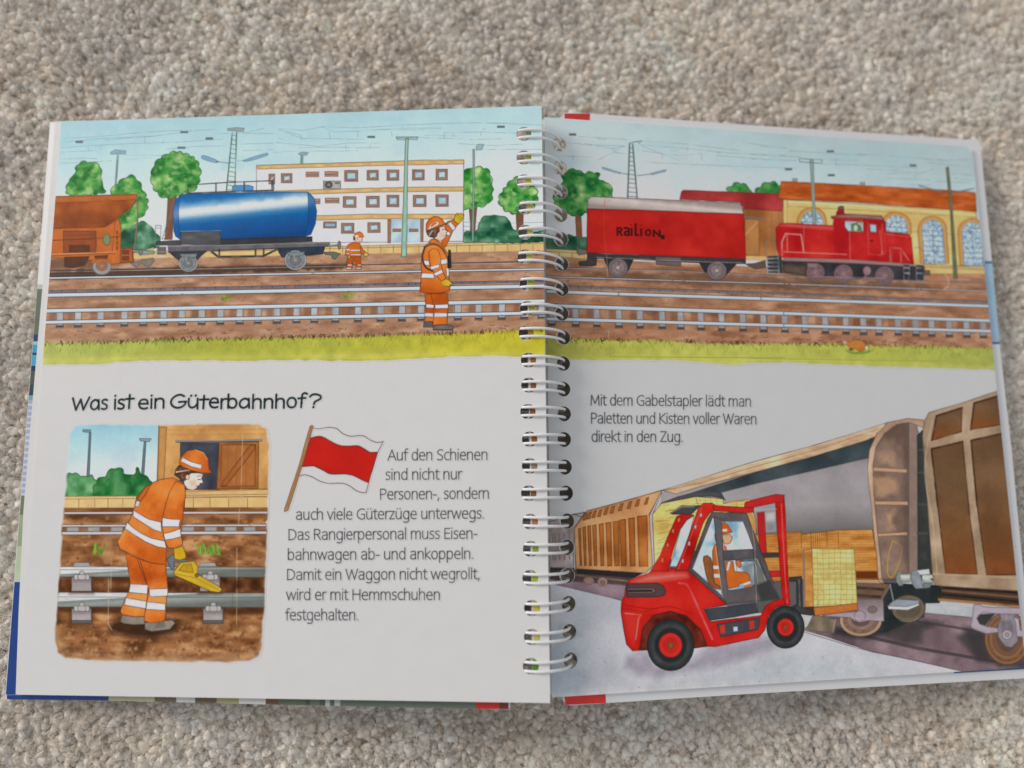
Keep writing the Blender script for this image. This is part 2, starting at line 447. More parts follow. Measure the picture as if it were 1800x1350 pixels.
for t, x, y in ((A, 523, 261), (A, 1215, 196), (A, 1380, 238), (A, 1197, 299), (B, 647, 228), (B, 1502, 161)):
    P.fill(t(rect(x - 24, y - 6, x + 24, y + 6)), (112, 122, 128), (80, 92, 100), 0.8, soft=.8)
# platform, ballast and rails
P.fill(ID('60,447 955,424 985,423 985,442 60,459'), (222, 188, 128), var=.05)
P.line(ID('60,450 957,428'), (120, 82, 44), 1.0, .8); P.line(ID('60,446.5 957,423.5'), (112, 82, 50), 1.0, .8)
for x in np.arange(580, 955, 22.3):
    P.line([(x, 429 + (955 - x) * .012), (x, 441 + (955 - x) * .012)], (104, 72, 44), 1.0, .75)
P.fill(ID('50,459 600,447 990,440 990,606 500,620 50,628'), pal=DIRT, ns=4, var=.05, edge=0, add=.06)
P.fill(ID('50,476 240,472 620,463 620,472 240,487 50,491'), (70, 52, 44), soft=3, alpha=.85, blot=1.5)
P.fill(ID('85,520 500,512 500,520 85,530'), (120, 84, 60), soft=4, alpha=.35)
for (x0, y0, x1, y1, ww, c1, c2) in ((60, 477, 990, 459, 1.6, (74, 64, 66), (196, 192, 194)),):
    P.line([(x0, y0), (x1, y1)], c1, 2.6, .85); P.line([(x0, y0 + 1.6), (x1, y1 + 1.6)], c2, 1.0, .8)
def rail(P, p0, p1, wd, c=(188, 203, 225), e=(48, 44, 50), under=True):
    P.line([p0, p1], e, wd + 2.4, .85, vary=.1)
    P.line([p0, p1], c, wd, 1.0, vary=0)
    P.line([(p0[0], p0[1] - wd * .2), (p1[0], p1[1] - wd * .2)], (222, 226, 234), wd * .3, .6, vary=.6)
rail(P, (60, 489.5), (990, 472.5), 2.6)
P.line([(60, 513.5), (990, 494)], (112, 108, 124), 4.6, .95); P.line([(60, 511), (990, 491.6)], (70, 62, 68), 1.1, .8)
for k in range(46):
    x = 90 + k * 19.5 + random.uniform(-4, 4); y = 513.2 - (x - 60) * .021
    P.line([(x, y - 1.6), (x + .5, y + 1.2)], (52, 48, 58), 1.1, .8)
rail(P, (60, 519.5), (990, 502.2), 6.0)
# sleepers
xe = [395, 515, 663, 820, 945, 1078, 1200, 1330, 1453, 1580, 1700]; xf = [25, 155, 272, 412, 560, 710, 850, 975, 1218, 1355, 1508, 1655]
for x in [v / 3.75 for v in xe] + [480 + v / 3.75 for v in xf] + [952]:
    y4 = 546.5 - (x - 80) * .0187; y5 = 566.3 - (x - 80) * .0183
    P.fill([(x - 17, y4), (x - 6, y4), (x - 8, y5), (x - 19, y5)], (122, 78, 54), soft=2.5, alpha=.45)
    P.fill([(x - 5.6, y4 + 2), (x + 6.2, y4 + 2), (x + 6, y5), (x - 6.2, y5)], (172, 172, 176), (82, 66, 60), 1.0, var=.08)
    P.fill([(x - 6.4, y5 + 1), (x + 6.2, y5 + 1), (x + 6.2, y5 + 8.5), (x - 6.4, y5 + 8.5)], (160, 160, 164), (66, 54, 52), 1.1, var=.08)
    P.fill([(x - 6.8, y5 + 6.2), (x + 6.6, y5 + 6.2), (x + 6.6, y5 + 9.4), (x - 6.8, y5 + 9.4)], (84, 76, 74), var=.08)
    P.line([(x - 8, y5 + 10.5), (x + 7, y5 + 10.5)], (70, 46, 36), 1.4, .5)
rail(P, (60, 547), (990, 528.5), 6.0); rail(P, (60, 567), (990, 549.5), 5.4)
for k in range(60):
    x = random.uniform(90, 950); y = 578 - (x - 80) * .018 + random.uniform(4, 22)
    P.line([(x, y), (x + 3, y + random.uniform(1, 2)), (x + random.uniform(5, 9), y - random.uniform(-.5, 1.5))], (92, 58, 40), 1.0, .75, smooth=True)
for k in range(70):
    x = random.uniform(90, 950); b = random.choice([463, 497, 525]) - (x - 80) * .019 + random.uniform(-1, 9)
    P.line([(x, b), (x + random.uniform(2, 6), b - random.uniform(-.6, .8))], (104, 68, 46), 1.0, .6)
# grass verge
for k in range(330):
    x = random.uniform(84, 952); y = random.choice([462, 480, 497, 526, 582]) - (x - 80) * .0195 + random.uniform(-5, 10)
    P.line([(x, y), (x + random.uniform(1.5, 5), y + random.uniform(-.5, .5))], random.choice([(112, 76, 54), (128, 88, 64), (196, 158, 132)]), random.uniform(.8, 1.4), .55, idset=False)
gr = P.fill(ID('50,605 150,602 300,598 480,594 600,593 740,588 826,586 900,581 990,577 990,623 860,625 750,629 660,634.5 560,633 480,632 430,634 340,633 270,633 220,635.5 170,640 100,640 50,640'),
    grad=((74, 620), (957, 600), [(0, (182, 190, 104)), (.12, (178, 186, 94)), (.35, (174, 178, 74)), (.6, (184, 184, 76)), (.8, (198, 190, 68)), (1, (206, 194, 60))]), smooth=True, soft=1.2, var=.05, ns=1, blot=.5, ret=True)
P.fill(ID('50,628 480,622 990,615 990,626 480,636 50,644'), (214, 208, 104), soft=4, alpha=.5, clip=gr)
for k in range(560):
    x = random.uniform(78, 955); y = 604 - (x - 80) * .0265 + random.uniform(-1.5, 3)
    if random.random() < .55:
        P.line([(x, y + random.uniform(0, 3)), (x + random.uniform(-4, 5), y - random.uniform(1, 5))], random.choice([(60, 50, 28), (84, 92, 36), (76, 50, 32)]), 1.15, .9)
    else:
        yy = y + random.uniform(3, 20)
        P.line([(x, yy), (x + random.uniform(-3, 4), yy - random.uniform(4, 8))], (128, 142, 40), 1.2, .5)
for t, x, y in ((F, 495, 375), (E, 1492, 390)):
    for k in range(12):
        P.line(t(f'{x + random.uniform(-40, 40)},{y + 12} {x + random.uniform(-50, 50)},{y - random.uniform(6, 22)}'), random.choice([(120, 160, 50), (168, 180, 60), (96, 128, 48)]), 1.6, .8)
bgL = P.cur
# trees and shrubs behind the trains
tree(P, A, '440,580 450,520 490,480 510,410 560,390 610,400 655,410 670,480 672,540 695,585 640,606 460,612')
P.line(A('762,590 780,340'), (98, 128, 120), 3.0, .9); P.line(A('755,590 772,340'), (70, 88, 84), .8, .8)
P.fill(A('728,330 760,312 832,318 828,342 730,342'), (150, 176, 190), (84, 102, 112), .9)
tree(P, A, '730,592 770,540 810,505 870,482 915,520 938,570 972,640 965,720 920,762 900,800 905,880 860,930 790,930 770,800 780,700 800,640')
tree(P, A, '1000,480 1010,420 1060,365 1150,325 1240,345 1300,390 1322,480 1280,580 1200,605 1110,632 1050,612 1005,550', '1108,610 1168,600 1150,720 1135,905 1085,905 1100,760')
P.fill(A('800,965 800,860 850,830 900,800 940,782 990,812 1030,860 1060,905 1020,965'), pal=DGREEN, smooth=True, scallop=1.4, edge=.1, var=.06)
P.fill(A('845,960 840,860 890,840 900,960'), (26, 72, 52), soft=4, alpha=.6)
P.fill(A('885,995 1015,955 1020,1010 880,1015'), (215, 186, 130), var=.05)
P.line(A('880,990 940,972 1020,985'), (94, 96, 92), 2.6, .8)
# lattice mast
for sgm in ('1492,592 1532,195', '1548,592 1560,195'):
    P.line(A(sgm), (92, 122, 108), 2.6, .95)
for k in range(13):
    y = 215 + k * 30
    P.line(A(f'{1530 - (y - 195) * .1},{y} {1560 - (y - 195) * .03},{y + 6}'), (92, 116, 106), 1.4, .85)
P.fill(A('1500,172 1560,166 1610,170 1605,192 1500,186'), (150, 168, 168), (78, 94, 96), .9)
P.fill(A('1328,358 1345,350 1400,368 1440,390 1420,397 1345,378'), (132, 176, 200), (84, 104, 118), 1, smooth=True); P.line(A('1430,390 1512,402'), (86, 100, 106), 1.4)
P.fill(A('1765,338 1750,336 1650,366 1600,385 1640,388 1755,352'), (132, 176, 200), (84, 104, 118), 1, smooth=True); P.line(A('1610,382 1556,388'), (86, 100, 106), 1.4)
# trees on the right of the office
tree(P, B, '1225,470 1300,440 1350,425 1420,450 1445,540 1440,640 1380,685 1240,690', '1290,675 1345,685 1335,800 1330,890 1298,890 1300,800')
tree(P, B, '1488,640 1530,560 1590,500 1650,498 1720,550 1745,625 1705,700 1600,735 1520,705', '1600,725 1652,720 1645,890 1608,890')
for y in (795, 822, 850):
    P.line(B(f'1255,{y - 6} 1400,{y}'), (110, 128, 136), .9, .7); P.line(B(f'1560,{y} 1785,{y - 4}'), (110, 128, 136), .9, .7)
P.fill(B('1340,918 1350,830 1380,760 1440,745 1540,760 1580,830 1620,850 1660,880 1700,860 1790,850 1790,918'), pal=DGREEN, ink=(40, 76, 60), iw=.9, smooth=True, scallop=1.4, edge=.1)
P.fill(B('1250,918 1258,862 1300,850 1345,872 1350,918'), pal=DGREEN, ink=(40, 76, 60), iw=.9, smooth=True, scallop=1.3)
for sgm in ('1460,790 1460,905', '1555,795 1555,905', '1350,830 1560,830', '1360,860 1570,860'):
    P.line(B(sgm), (40, 72, 60), .9, .5)
P.fill(B('1316,310 1330,308 1328,500 1322,915 1310,915 1318,500'), (140, 172, 156), (82, 98, 96), .9)
P.fill(B('1338,295 1352,276 1392,276 1378,312 1340,316'), (160, 182, 190), (82, 96, 104), .9)
# grey-green lamp post behind the tank
P.fill(B('183,345 199,345 194,480 187,592 170,592 178,480'), (128, 164, 150), (82, 100, 98), .9)
P.fill(B('164,338 190,326 236,330 222,348 180,350'), (150, 176, 190), (84, 100, 112), .9)

# --- office building
P.art('office_building_print')
P.fill(B('-109,415 640,392 1257,380 1254,916 -109,930'), (210, 209, 214), INK, 1.0, var=.012, edge=.02)
for y0, y1, hh in ((409, 380, 26), (581, 557, 28), (752, 737, 32)):
    P.fill(B(f'-109,{y0 + 6} 300,{y0 - 6} 640,{y0 - 16} 1000,{y1} 1258,{y1} 1258,{y1 + hh} 640,{y0 - 16 + hh} -109,{y0 + 6 + hh}'), (216, 178, 120), (110, 84, 52), 1.0, var=.07)
def window(P, t, cx, cy, wd, hh, glass=(170, 200, 218)):
    P.fill(t(rect(cx - wd / 2, cy - hh / 2, cx + wd / 2, cy + hh / 2)), (156, 122, 106), (84, 60, 52), 1.0, var=.08)
    g = 17 if hh > 50 else 10
    P.fill(t(rect(cx - wd / 2 + g, cy - hh / 2 + g, cx + wd / 2 - g + 3, cy + hh / 2 - g)), glass, (96, 66, 58), 1.0, var=.05)
    if hh > 50:
        P.line(t(f'{cx - 12},{cy + 14} {cx + 14},{cy - 14}'), (206, 222, 230), 1.6, .8)
for cx, cy, wd, hh in ((-8, 505, 40, 66), (90, 500, 72, 62), (515, 485, 88, 74), (657, 480, 76, 66), (790, 480, 80, 70), (958, 478, 80, 70), (1112, 476, 76, 72), (505, 657, 86, 72), (658, 655, 86, 74), (790, 650, 80, 78), (967, 650, 86, 76), (1114, 648, 84, 78), (492, 830, 84, 68), (665, 825, 82, 66)):
    window(P, B, cx, cy, wd, hh)
window(P, B, 375, 808, 86, 42, (150, 182, 204))
for cx, cy, wd in ((260, 475, 86), (385, 472, 88), (390, 647, 92), (293, 652, 34)):
    P.fill(B(rect(cx - wd / 2, cy - 17, cx + wd / 2, cy + 17)), (176, 140, 118), (92, 66, 58), 1.0)
    P.line(B(f'{cx - wd / 2 + 10},{cy + 2} {cx + wd / 2 - 10},{cy}'), (104, 78, 70), 3.0, .8); P.line(B(f'{cx - wd / 2 + 12},{cy - 3} {cx + wd / 2 - 12},{cy - 4}'), (206, 192, 182), 1.0, .8)
P.fill(B(rect(332, 518, 446, 571)), (158, 156, 154), (74, 66, 66), 1.0, var=.1)
P.ell(*B('367,543')[0], 6.2, 5.8, (92, 90, 92), ink=(60, 54, 56)); P.ell(*B('367,543')[0], 2.6, 2.4, (150, 146, 146)); P.line(B('410,532 436,532'), (84, 78, 78), 2.6, .8)
P.fill(B('776,773 975,770 972,922 774,924'), (174, 196, 212), grad=((690, 385), (740, 428), [(0, (160, 190, 208)), (.35, (190, 208, 220)), (.5, (164, 192, 212)), (.8, (196, 212, 222)), (1, (176, 200, 214))]), var=.03)
for sgm in ('756,773 776,773 774,926 757,926', '973,770 992,770 989,920 974,920'):
    P.fill(B(sgm), (172, 122, 92), (78, 58, 52), 1.0)
P.fill(B(rect(790, 834, 842, 852)), (176, 120, 90), (78, 58, 52), .9); P.fill(B(rect(898, 834, 956, 852)), (176, 120, 90), (78, 58, 52), .9)
P.back(bgL)
P.fill(B('810,228 955,226 950,248 885,242 880,250 820,248'), (172, 192, 202), (78, 92, 98), 1.0); P.line(B('815,236 955,232'), (96, 110, 118), .9)
P.fill(B('873,240 892,240 887,400 886,560 886,760 879,1018 845,1018 852,800 862,560 868,400'), (150, 186, 166), (66, 88, 82), 1.2, var=.05)
P.line(B('880,250 876,560 862,1000'), (176, 204, 188), 1.4, .5)

# --- hopper wagon
P.art('hopper_wagon_print')
P.fill(A('325,1030 600,1015 640,1090 600,1095 325,1090'), (112, 78, 58), soft=2.5, alpha=.8)
P.fill(A('330,825 690,815 780,750 800,830 795,965 875,955 882,1050 740,1068 600,1040 325,1025'), (196, 106, 48), INK, 1.0, var=.07, ns=1)
P.fill(A('330,622 600,612 905,606 903,638 850,705 770,765 685,822 330,832'), (168, 86, 36), (92, 46, 26), 1.1, pal=[(138, 66, 28), (166, 84, 36), (182, 100, 48)], ns=2, var=.06)
P.fill(A('330,622 905,606 903,640 640,655 330,662'), (186, 102, 46), (110, 56, 28), 1.0, var=.06)
P.fill(A('345,735 700,715 740,770 680,815 345,828'), (128, 62, 28), soft=7, alpha=.45)
P.line(A('905,640 840,735 690,822'), (96, 50, 28), 1.4)
P.fill(A(rect(418, 848, 632, 990)), (150, 76, 40), (92, 48, 30), 1.1, var=.08); P.fill(A(rect(455, 940, 592, 988)), (96, 52, 34), soft=1.6, var=.1)
for sgm, c, ww in (('330,910 600,900 790,884', (110, 56, 30), 2.0), ('330,1002 560,994 760,985', (214, 150, 100), 2.2), ('330,1012 760,996', (110, 60, 34), 1.1), ('430,878 628,870', (104, 54, 32), 1.0), ('635,848 640,985', (112, 58, 32), 1.1), ('760,770 740,985', (120, 62, 32), 1.0)):
    P.line(A(sgm), c, ww, .85)
P.fill(A('425,1020 590,1015 560,1075 480,1092 425,1085'), (92, 58, 42), (70, 42, 30), 1.0, var=.1)
P.fill(A('625,1012 712,1008 700,1060 632,1060'), (110, 60, 38), (72, 44, 30), 1.0)
P.ell(*A('704,905')[0], 6.4, 10.2, (128, 142, 104), ink=(84, 60, 36), iw=1.3)
for k in range(4): P.line(A(f'772,{850 + k * 34} 772,{868 + k * 34}'), (104, 56, 32), 3.0, .8)
P.fill(A('795,968 872,962 878,1050 792,1056'), (178, 94, 44), (92, 50, 30), 1.1)
for y in (975, 1015): P.fill(A(rect(806, y, 850, y + 26)), (126, 66, 36), (84, 46, 28), .9)
P.line(A('903,630 906,760 895,900 884,965'), (150, 118, 96), 2.2, .9); P.line(A('908,630 911,760 900,900'), (84, 60, 48), .9, .8)
P.ell(*A('672,1085')[0], 16.5, 13.8, (150, 148, 148), ink=(92, 88, 88), iw=1.0); P.ell(*A('672,1078')[0], 10, 8.6, (164, 112, 88), ink=(110, 84, 72)); P.ell(*A('672,1078')[0], 4, 4, (176, 128, 104), ink=(104, 80, 70))
P.fill(A('600,1030 740,1030 738,1060 604,1062'), (190, 104, 50), soft=1.4, alpha=.8)
P.fill(A('860,1060 905,1050 940,1035 1010,1025 1020,1045 985,1090 960,1080 930,1055 900,1090'), (128, 122, 116), (80, 74, 70), .9, var=.1)

# --- tank wagon
P.art('tank_wagon_print')
P.line(A('1068,905 1150,640'), (120, 116, 118), 1.3); P.line(A('1085,908 1164,640'), (120, 116, 118), 1.3)
for k in range(12):
    f = k / 12; x = 1070 + f * 82; y = 895 - f * 250
    P.line(A(f'{x},{y} {x + 16},{y + 3}'), (108, 104, 106), 1.2)
STOPS = [(0, (28, 100, 165)), (.08, (40, 118, 184)), (.17, (118, 164, 196)), (.26, (202, 212, 220)), (.33, (212, 218, 224)), (.40, (176, 196, 212)), (.49, (74, 132, 182)), (.6, (20, 100, 166)), (.75, (8, 90, 154)), (.92, (4, 82, 146)), (1, (8, 74, 130))]
tk = P.fill(A('1146,850 1141,720 1160,640 1200,606 1500,598 1800,590 2030,590 2070,630 2088,720 2080,800 2050,870 2000,888 1800,892 1480,905 1190,905 1158,882'), ink=(30, 56, 92), iw=1.2, grad=((400, 340.5), (403, 421), STOPS), var=.035, ret=True)
P.fill(A('1141,606 1180,606 1176,720 1178,840 1195,905 1141,905'), (26, 96, 168), soft=1.2, alpha=.62, clip=tk); P.line(A('1186,612 1178,720 1180,840 1195,902'), (26, 66, 112), 1.2, .8, smooth=True)
P.fill(A('2030,588 2095,588 2095,890 2005,890 2030,800 2034,700'), (24, 84, 150), soft=2.0, alpha=.7, clip=tk); P.line(A('2030,592 2034,700 2028,800 2008,888'), (24, 60, 104), 1.2, .8, smooth=True)
P.fill(A('1532,555 1560,546 1640,546 1670,556 1668,582 1532,584'), (84, 150, 206), (38, 70, 108), 1.0)
for sgm, ww in (('1235,545 1500,528 1800,516 1805,572', 2.2), ('1236,600 1500,590 1800,580', 3.2), ('1240,545 1240,600', 2.0), ('1424,533 1424,592', 2.4), ('1610,524 1610,586', 3.0), ('1792,518 1794,582', 2.4)):
    P.line(A(sgm), (70, 74, 80), ww, .95)
# underframe
P.fill(A('1455,905 1800,890 2058,885 2058,918 1455,938'), (58, 60, 64), (40, 40, 44), 1.0, var=.1)
P.fill(A('1030,918 1190,908 1195,940 1028,944'), (74, 74, 78), (46, 46, 50), 1.0, var=.1)
P.fill(A(rect(1191, 850, 1456, 938)), (86, 86, 90), (54, 54, 58), 1.1, pal=[(76, 76, 80), (86, 86, 90), (98, 98, 102)], ns=4); P.line(A('1191,850 1456,846'), (178, 178, 180), 1.2, .7)
P.fill(A('1105,948 1500,938 1800,928 2172,922 2175,950 1800,966 1110,985'), (104, 102, 106), (56, 54, 58), 1.1, var=.09); P.line(A('1105,952 1800,934 2170,926'), (168, 166, 170), 1.2, .7)
P.line(A('1030,946 1104,946 1104,1018 1028,1018 1030,946'), (188, 184, 184), 2.0, .85); P.fill(A(rect(1036, 952, 1096, 1004)), (116, 104, 100), soft=1, var=.1); P.line(A('1028,985 1104,985'), (180, 176, 176), 1.2, .8)
P.line(A('1025,915 1025,812 1062,812 1058,905'), (122, 124, 128), 1.4, .9); P.line(A('1025,830 1060,828'), (122, 124, 128), 1.1)
P.fill(A('1110,985 1365,980 1330,1010 1300,1040 1180,1042 1150,1020'), (58, 64, 72), (42, 44, 50), 1.0, var=.1)
P.fill(A('1830,960 2142,952 2130,1000 2040,1010 1860,1022 1838,990'), (54, 62, 78), (42, 44, 50), 1.0, var=.1)
P.line(A('1395,985 1440,1018 1735,1014 1800,982 1830,968'), (58, 62, 66), 4.2, .95); P.line(A('1400,978 1830,962'), (64, 66, 70), 2.0)
for x in (1446, 1685, 1738): P.line(A(f'{x},970 {x},1012'), (58, 60, 64), 3.4, .95)
def wheel(P, c, rx, ry, face=(128, 132, 134), rim=(190, 192, 192), dark=(74, 76, 80)):
    P.ell(*c, rx, ry, rim, ink=dark, iw=1.2); P.ell(*c, rx * .88, ry * .88, face, ink=dark, iw=.8, var=.1, ns=0)
    P.ell(*c, rx * .5, ry * .5, (118, 122, 124), ink=dark, iw=.8); P.ell(*c, rx * .22, ry * .22, (150, 150, 150), ink=dark, iw=.9)
wheel(P, A('1241,1060')[0], 16.3, 15.2); wheel(P, B('148,1040')[0], 19.2, 17.2)
P.fill(A('1185,1000 1300,998 1290,1022 1200,1022'), (126, 134, 138), (70, 74, 78), .9); P.fill(B('90,988 210,985 196,1012 112,1014'), (126, 134, 138), (70, 74, 78), .9)
P.line(A('1228,1010 1228,1048'), (150, 154, 156), 2.2, .8); P.line(B('140,1000 140,1030'), (150, 154, 156), 2.2, .8)
P.line(B('372,946 432,940'), (120, 112, 112), 4.4, .95); P.line(B('372,942 432,936'), (186, 180, 180), 1.2, .8)
P.ell(*B('437,942')[0], 2.6, 7.6, (122, 118, 122), ink=(72, 66, 70), iw=1.0)
P.fill(B('335,988 400,985 446,998 430,1010 412,1035 392,1030 385,1008 340,1002'), (104, 106, 98), (72, 66, 62), 1.0, var=.1)
P.fill(A('880,985 920,972 1015,980 1015,1000 940,1004'), (140, 148, 146), (80, 84, 82), 1.0); P.ell(*A('928,988')[0], 3.4, 5.6, (120, 126, 126), ink=(72, 74, 74))

# --- small shunter
OR, ORD, YEL = (218, 112, 44), (196, 88, 34), (214, 186, 62)
P.art('person_print', 'small person in orange work clothes with a hard hat, beside the blue tank wagon')
W_ = T(580, 400, 16.875)
P.fill(W_('690,280 740,200 960,250 960,380 900,460 800,460 740,400'), (214, 186, 176), (92, 70, 66), .9)
P.fill(W_('690,380 700,260 760,290 750,370'), (84, 66, 64)); P.fill(W_('720,280 730,170 880,120 970,180 990,260 1020,265 960,285 850,290'), (224, 120, 44), (92, 60, 44), 1.0)
P.fill(W_('730,230 840,230 860,290 735,290'), (212, 204, 200), soft=.8)
P.line(W_('810,345 830,335'), (80, 60, 60), 1.0); P.line(W_('840,425 880,420'), (120, 70, 64), .9)
P.fill(W_('540,500 680,430 880,460 930,560 960,660 920,860 560,880 450,800 480,620'), OR, INK, 1.0, var=.07)
P.fill(W_('520,880 910,860 920,1060 930,1240 770,1240 770,1060 710,960 660,1090 650,1240 480,1240 500,1060'), ORD, INK, 1.0, var=.07)
for sgm in ('480,620 600,640 600,690 475,680', '610,650 900,650 900,700 610,705', '610,785 910,785 910,825 610,825', '470,750 590,755 590,795 465,790', '530,1095 660,1095 660,1140 520,1140', '820,1095 920,1095 920,1135 820,1135', '490,1195 640,1190 640,1230 480,1235', '780,1190 925,1190 925,1230 780,1235'):
    P.fill(W_(sgm), (214, 204, 206), (110, 84, 80), .8)
P.fill(W_('900,560 1000,680 1050,720 980,800 900,720'), OR, INK, .9); P.fill(W_('1000,760 1080,740 1160,800 1080,870 1000,840'), YEL, INK, .9); P.fill(W_('520,840 610,850 600,920 540,920'), YEL, INK, .9)

# --- big shunter waving
P.art('person_print', 'large person in orange work clothes waving a yellow glove')
P.fill(B('1108,925 1120,870 1140,800 1150,786 1190,772 1222,800 1185,850 1140,950 1120,965'), OR, INK, 1.1, var=.07)
P.fill(B('1150,800 1172,786 1205,828 1186,848'), WHT, INK, 1.0); P.fill(B('1128,860 1136,836 1172,862 1160,882'), WHT, INK, 1.0)
P.fill(B('1192,778 1198,750 1210,732 1220,730 1224,740 1240,730 1248,738 1255,738 1256,755 1250,775 1222,804'), (216, 182, 50), INK, 1.1)
for sgm in ('1205,752 1222,742', '1218,764 1240,748', '1226,776 1250,760'): P.line(B(sgm), (96, 76, 34), .9, .8)
P.fill(B('1060,850 1100,822 1132,815 1134,838 1152,852 1140,860 1142,872 1138,890 1110,912 1066,905'), (226, 198, 182), INK, 1.0, var=.03)
P.fill(B('1100,862 1125,858 1122,885 1098,885'), (222, 164, 148), soft=2.5, alpha=.5); P.line(B('1116,840 1124,838'), (56, 44, 46), 1.4); P.line(B('1124,880 1140,878'), (150, 84, 72), 1.0)
P.fill(B('1010,848 1095,825 1098,850 1085,862 1078,885 1060,892 1030,886 1015,870'), (92, 68, 60), INK, 1.0, pal=[(70, 50, 46), (100, 74, 64), (124, 96, 82)], ns=0)
P.line(B('1050,845 1030,880'), (214, 206, 206), 1.4, .9)
P.fill(B('1008,842 1010,800 1030,768 1060,752 1090,754 1118,775 1126,792 1146,800 1100,815 1015,848'), (224, 112, 40), INK, 1.2, grad=((750, 385), (780, 400), [(0, (206, 92, 30)), (.5, (232, 128, 52)), (1, (214, 104, 36))]))
P.fill(B('1020,836 1040,800 1075,782 1094,790 1090,808 1030,838'), (216, 212, 208), (120, 84, 70), .9); P.fill(B('1036,828 1045,802 1076,786 1080,798'), (218, 110, 44), soft=.9); P.line(B('1010,848 1070,832 1146,801'), (104, 56, 34), 1.3)
P.fill(B('990,975 1005,945 1040,905 1058,898 1085,905 1112,935 1132,965 1155,1005 1150,1060 1158,1120 1162,1180 1168,1215 1162,1244 1100,1258 1030,1258 965,1250 974,1190 978,1130 976,1060'), OR, INK, 1.2, pal=[(200, 92, 34), (220, 114, 44), (232, 136, 62)], ns=2, var=.04)
P.fill(B('1040,905 1058,898 1110,930 1120,952 1080,935 1030,930'), (226, 124, 54), INK, 1.0)
P.fill(B('992,1040 1030,1045 1032,1075 1000,1072'), WHT, INK, .9); P.fill(B('1095,1040 1148,1030 1150,1062 1104,1070'), WHT, INK, .9); P.fill(B('980,1125 1060,1128 1062,1160 976,1158'), WHT, INK, .9); P.fill(B('1140,1090 1160,1090 1160,1142 1146,1150'), WHT, INK, .9)
P.line(B('1002,950 985,1010 992,1060 1012,1092 1050,1112'), (74, 62, 58), 3.4, .95, smooth=True); P.line(B('998,955 1040,936 1080,940 1120,970 1150,1030'), (74, 62, 58), 3.4, .95, smooth=True)
P.fill(B('1026,985 1050,965 1086,968 1102,1010 1106,1060 1118,1110 1140,1158 1112,1180 1072,1140 1042,1090 1030,1040'), (226, 120, 46), INK, 1.1, pal=[(206, 98, 36), (224, 118, 46), (236, 140, 64)], ns=2)
P.fill(B('1034,1082 1096,1066 1098,1088 1042,1104'), WHT, INK, .9); P.fill(B('1056,1128 1112,1100 1122,1122 1072,1146'), WHT, INK, .9)
P.fill(B('1106,1180 1142,1162 1160,1172 1184,1196 1182,1204 1168,1202 1164,1214 1130,1212 1114,1202'), (216, 180, 52), INK, 1.1)
P.fill(B('1157,972 1170,975 1176,1090 1154,1095'), (56, 54, 58), (34, 32, 36), 1.0); P.fill(B('1150,1010 1160,1010 1160,1090 1150,1090'), (40, 44, 48))
P.fill(F('1000,362 1085,360 1150,355 1156,430 1150,510 1146,566 1055,568 1052,545 1000,545 1008,460'), (214, 108, 42), INK, 1.2, pal=[(196, 90, 34), (216, 110, 42), (228, 130, 58)], ns=2)
P.line(F('1040,362 1056,430 1060,500 1054,560'), (92, 50, 34), 1.0)
for sgm in ('1010,428 1060,434 1060,456 1008,454', '1066,434 1154,430 1154,458 1070,460', '1000,488 1056,490 1056,514 1000,512', '1062,488 1148,488 1148,514 1062,516'): P.fill(F(sgm), WHT, INK, .9)
P.fill(F('992,544 1050,544 1054,582 990,584'), (108, 102, 102), INK, 1.1, var=.1); P.fill(F('1056,570 1146,564 1186,574 1192,590 1170,602 1055,600'), (112, 106, 106), INK, 1.1, var=.1); P.line(F('1055,600 1186,600'), (52, 48, 50), 1.8)

# --- heading
P.art('heading_text')
for wd, x0, x1, y0, y1 in (('Was', 127, 190, 720.5, 719), ('ist', 199, 235, 719, 718.5), ('ein', 241.5, 291, 718.5, 717.5), ('Güterbahnhof', 297.5, 540, 718, 716), ('?', 543, 565, 716, 716)):
    lettering(P, wd, x0, y0, x1, y1, 16.6, (34, 46, 48), 3.9, HAND, slant=.02, jit=.6, alpha=.95)

# --- paragraph
P.art('paragraph_text')
TXT = (66, 66, 70)
for txt, x0, y0, x1, y1 in (('Auf den Schienen', 681.5, 809, 858, 808), ('sind nicht nur', 677, 843.2, 812, 842.2), ('Personen-, sondern', 667, 877.7, 860.5, 876), ('auch viele Güterzüge unterwegs.', 519.5, 913.4, 852.5, 911), ('Das Rangierpersonal muss Eisen-', 506, 948.8, 839.5, 946.4), ('bahnwagen ab- und ankoppeln.', 505, 984, 833.5, 982), ('Damit ein Waggon nicht wegrollt,', 503.5, 1019, 844.5, 1017.5), ('wird er mit Hemmschuhen', 503, 1054.3, 774.5, 1054), ('festgehalten.', 501.5, 1089.7, 631, 1089.7)):
    lettering(P, txt, x0, y0, x1, y1, 13.5, TXT, 1.9)

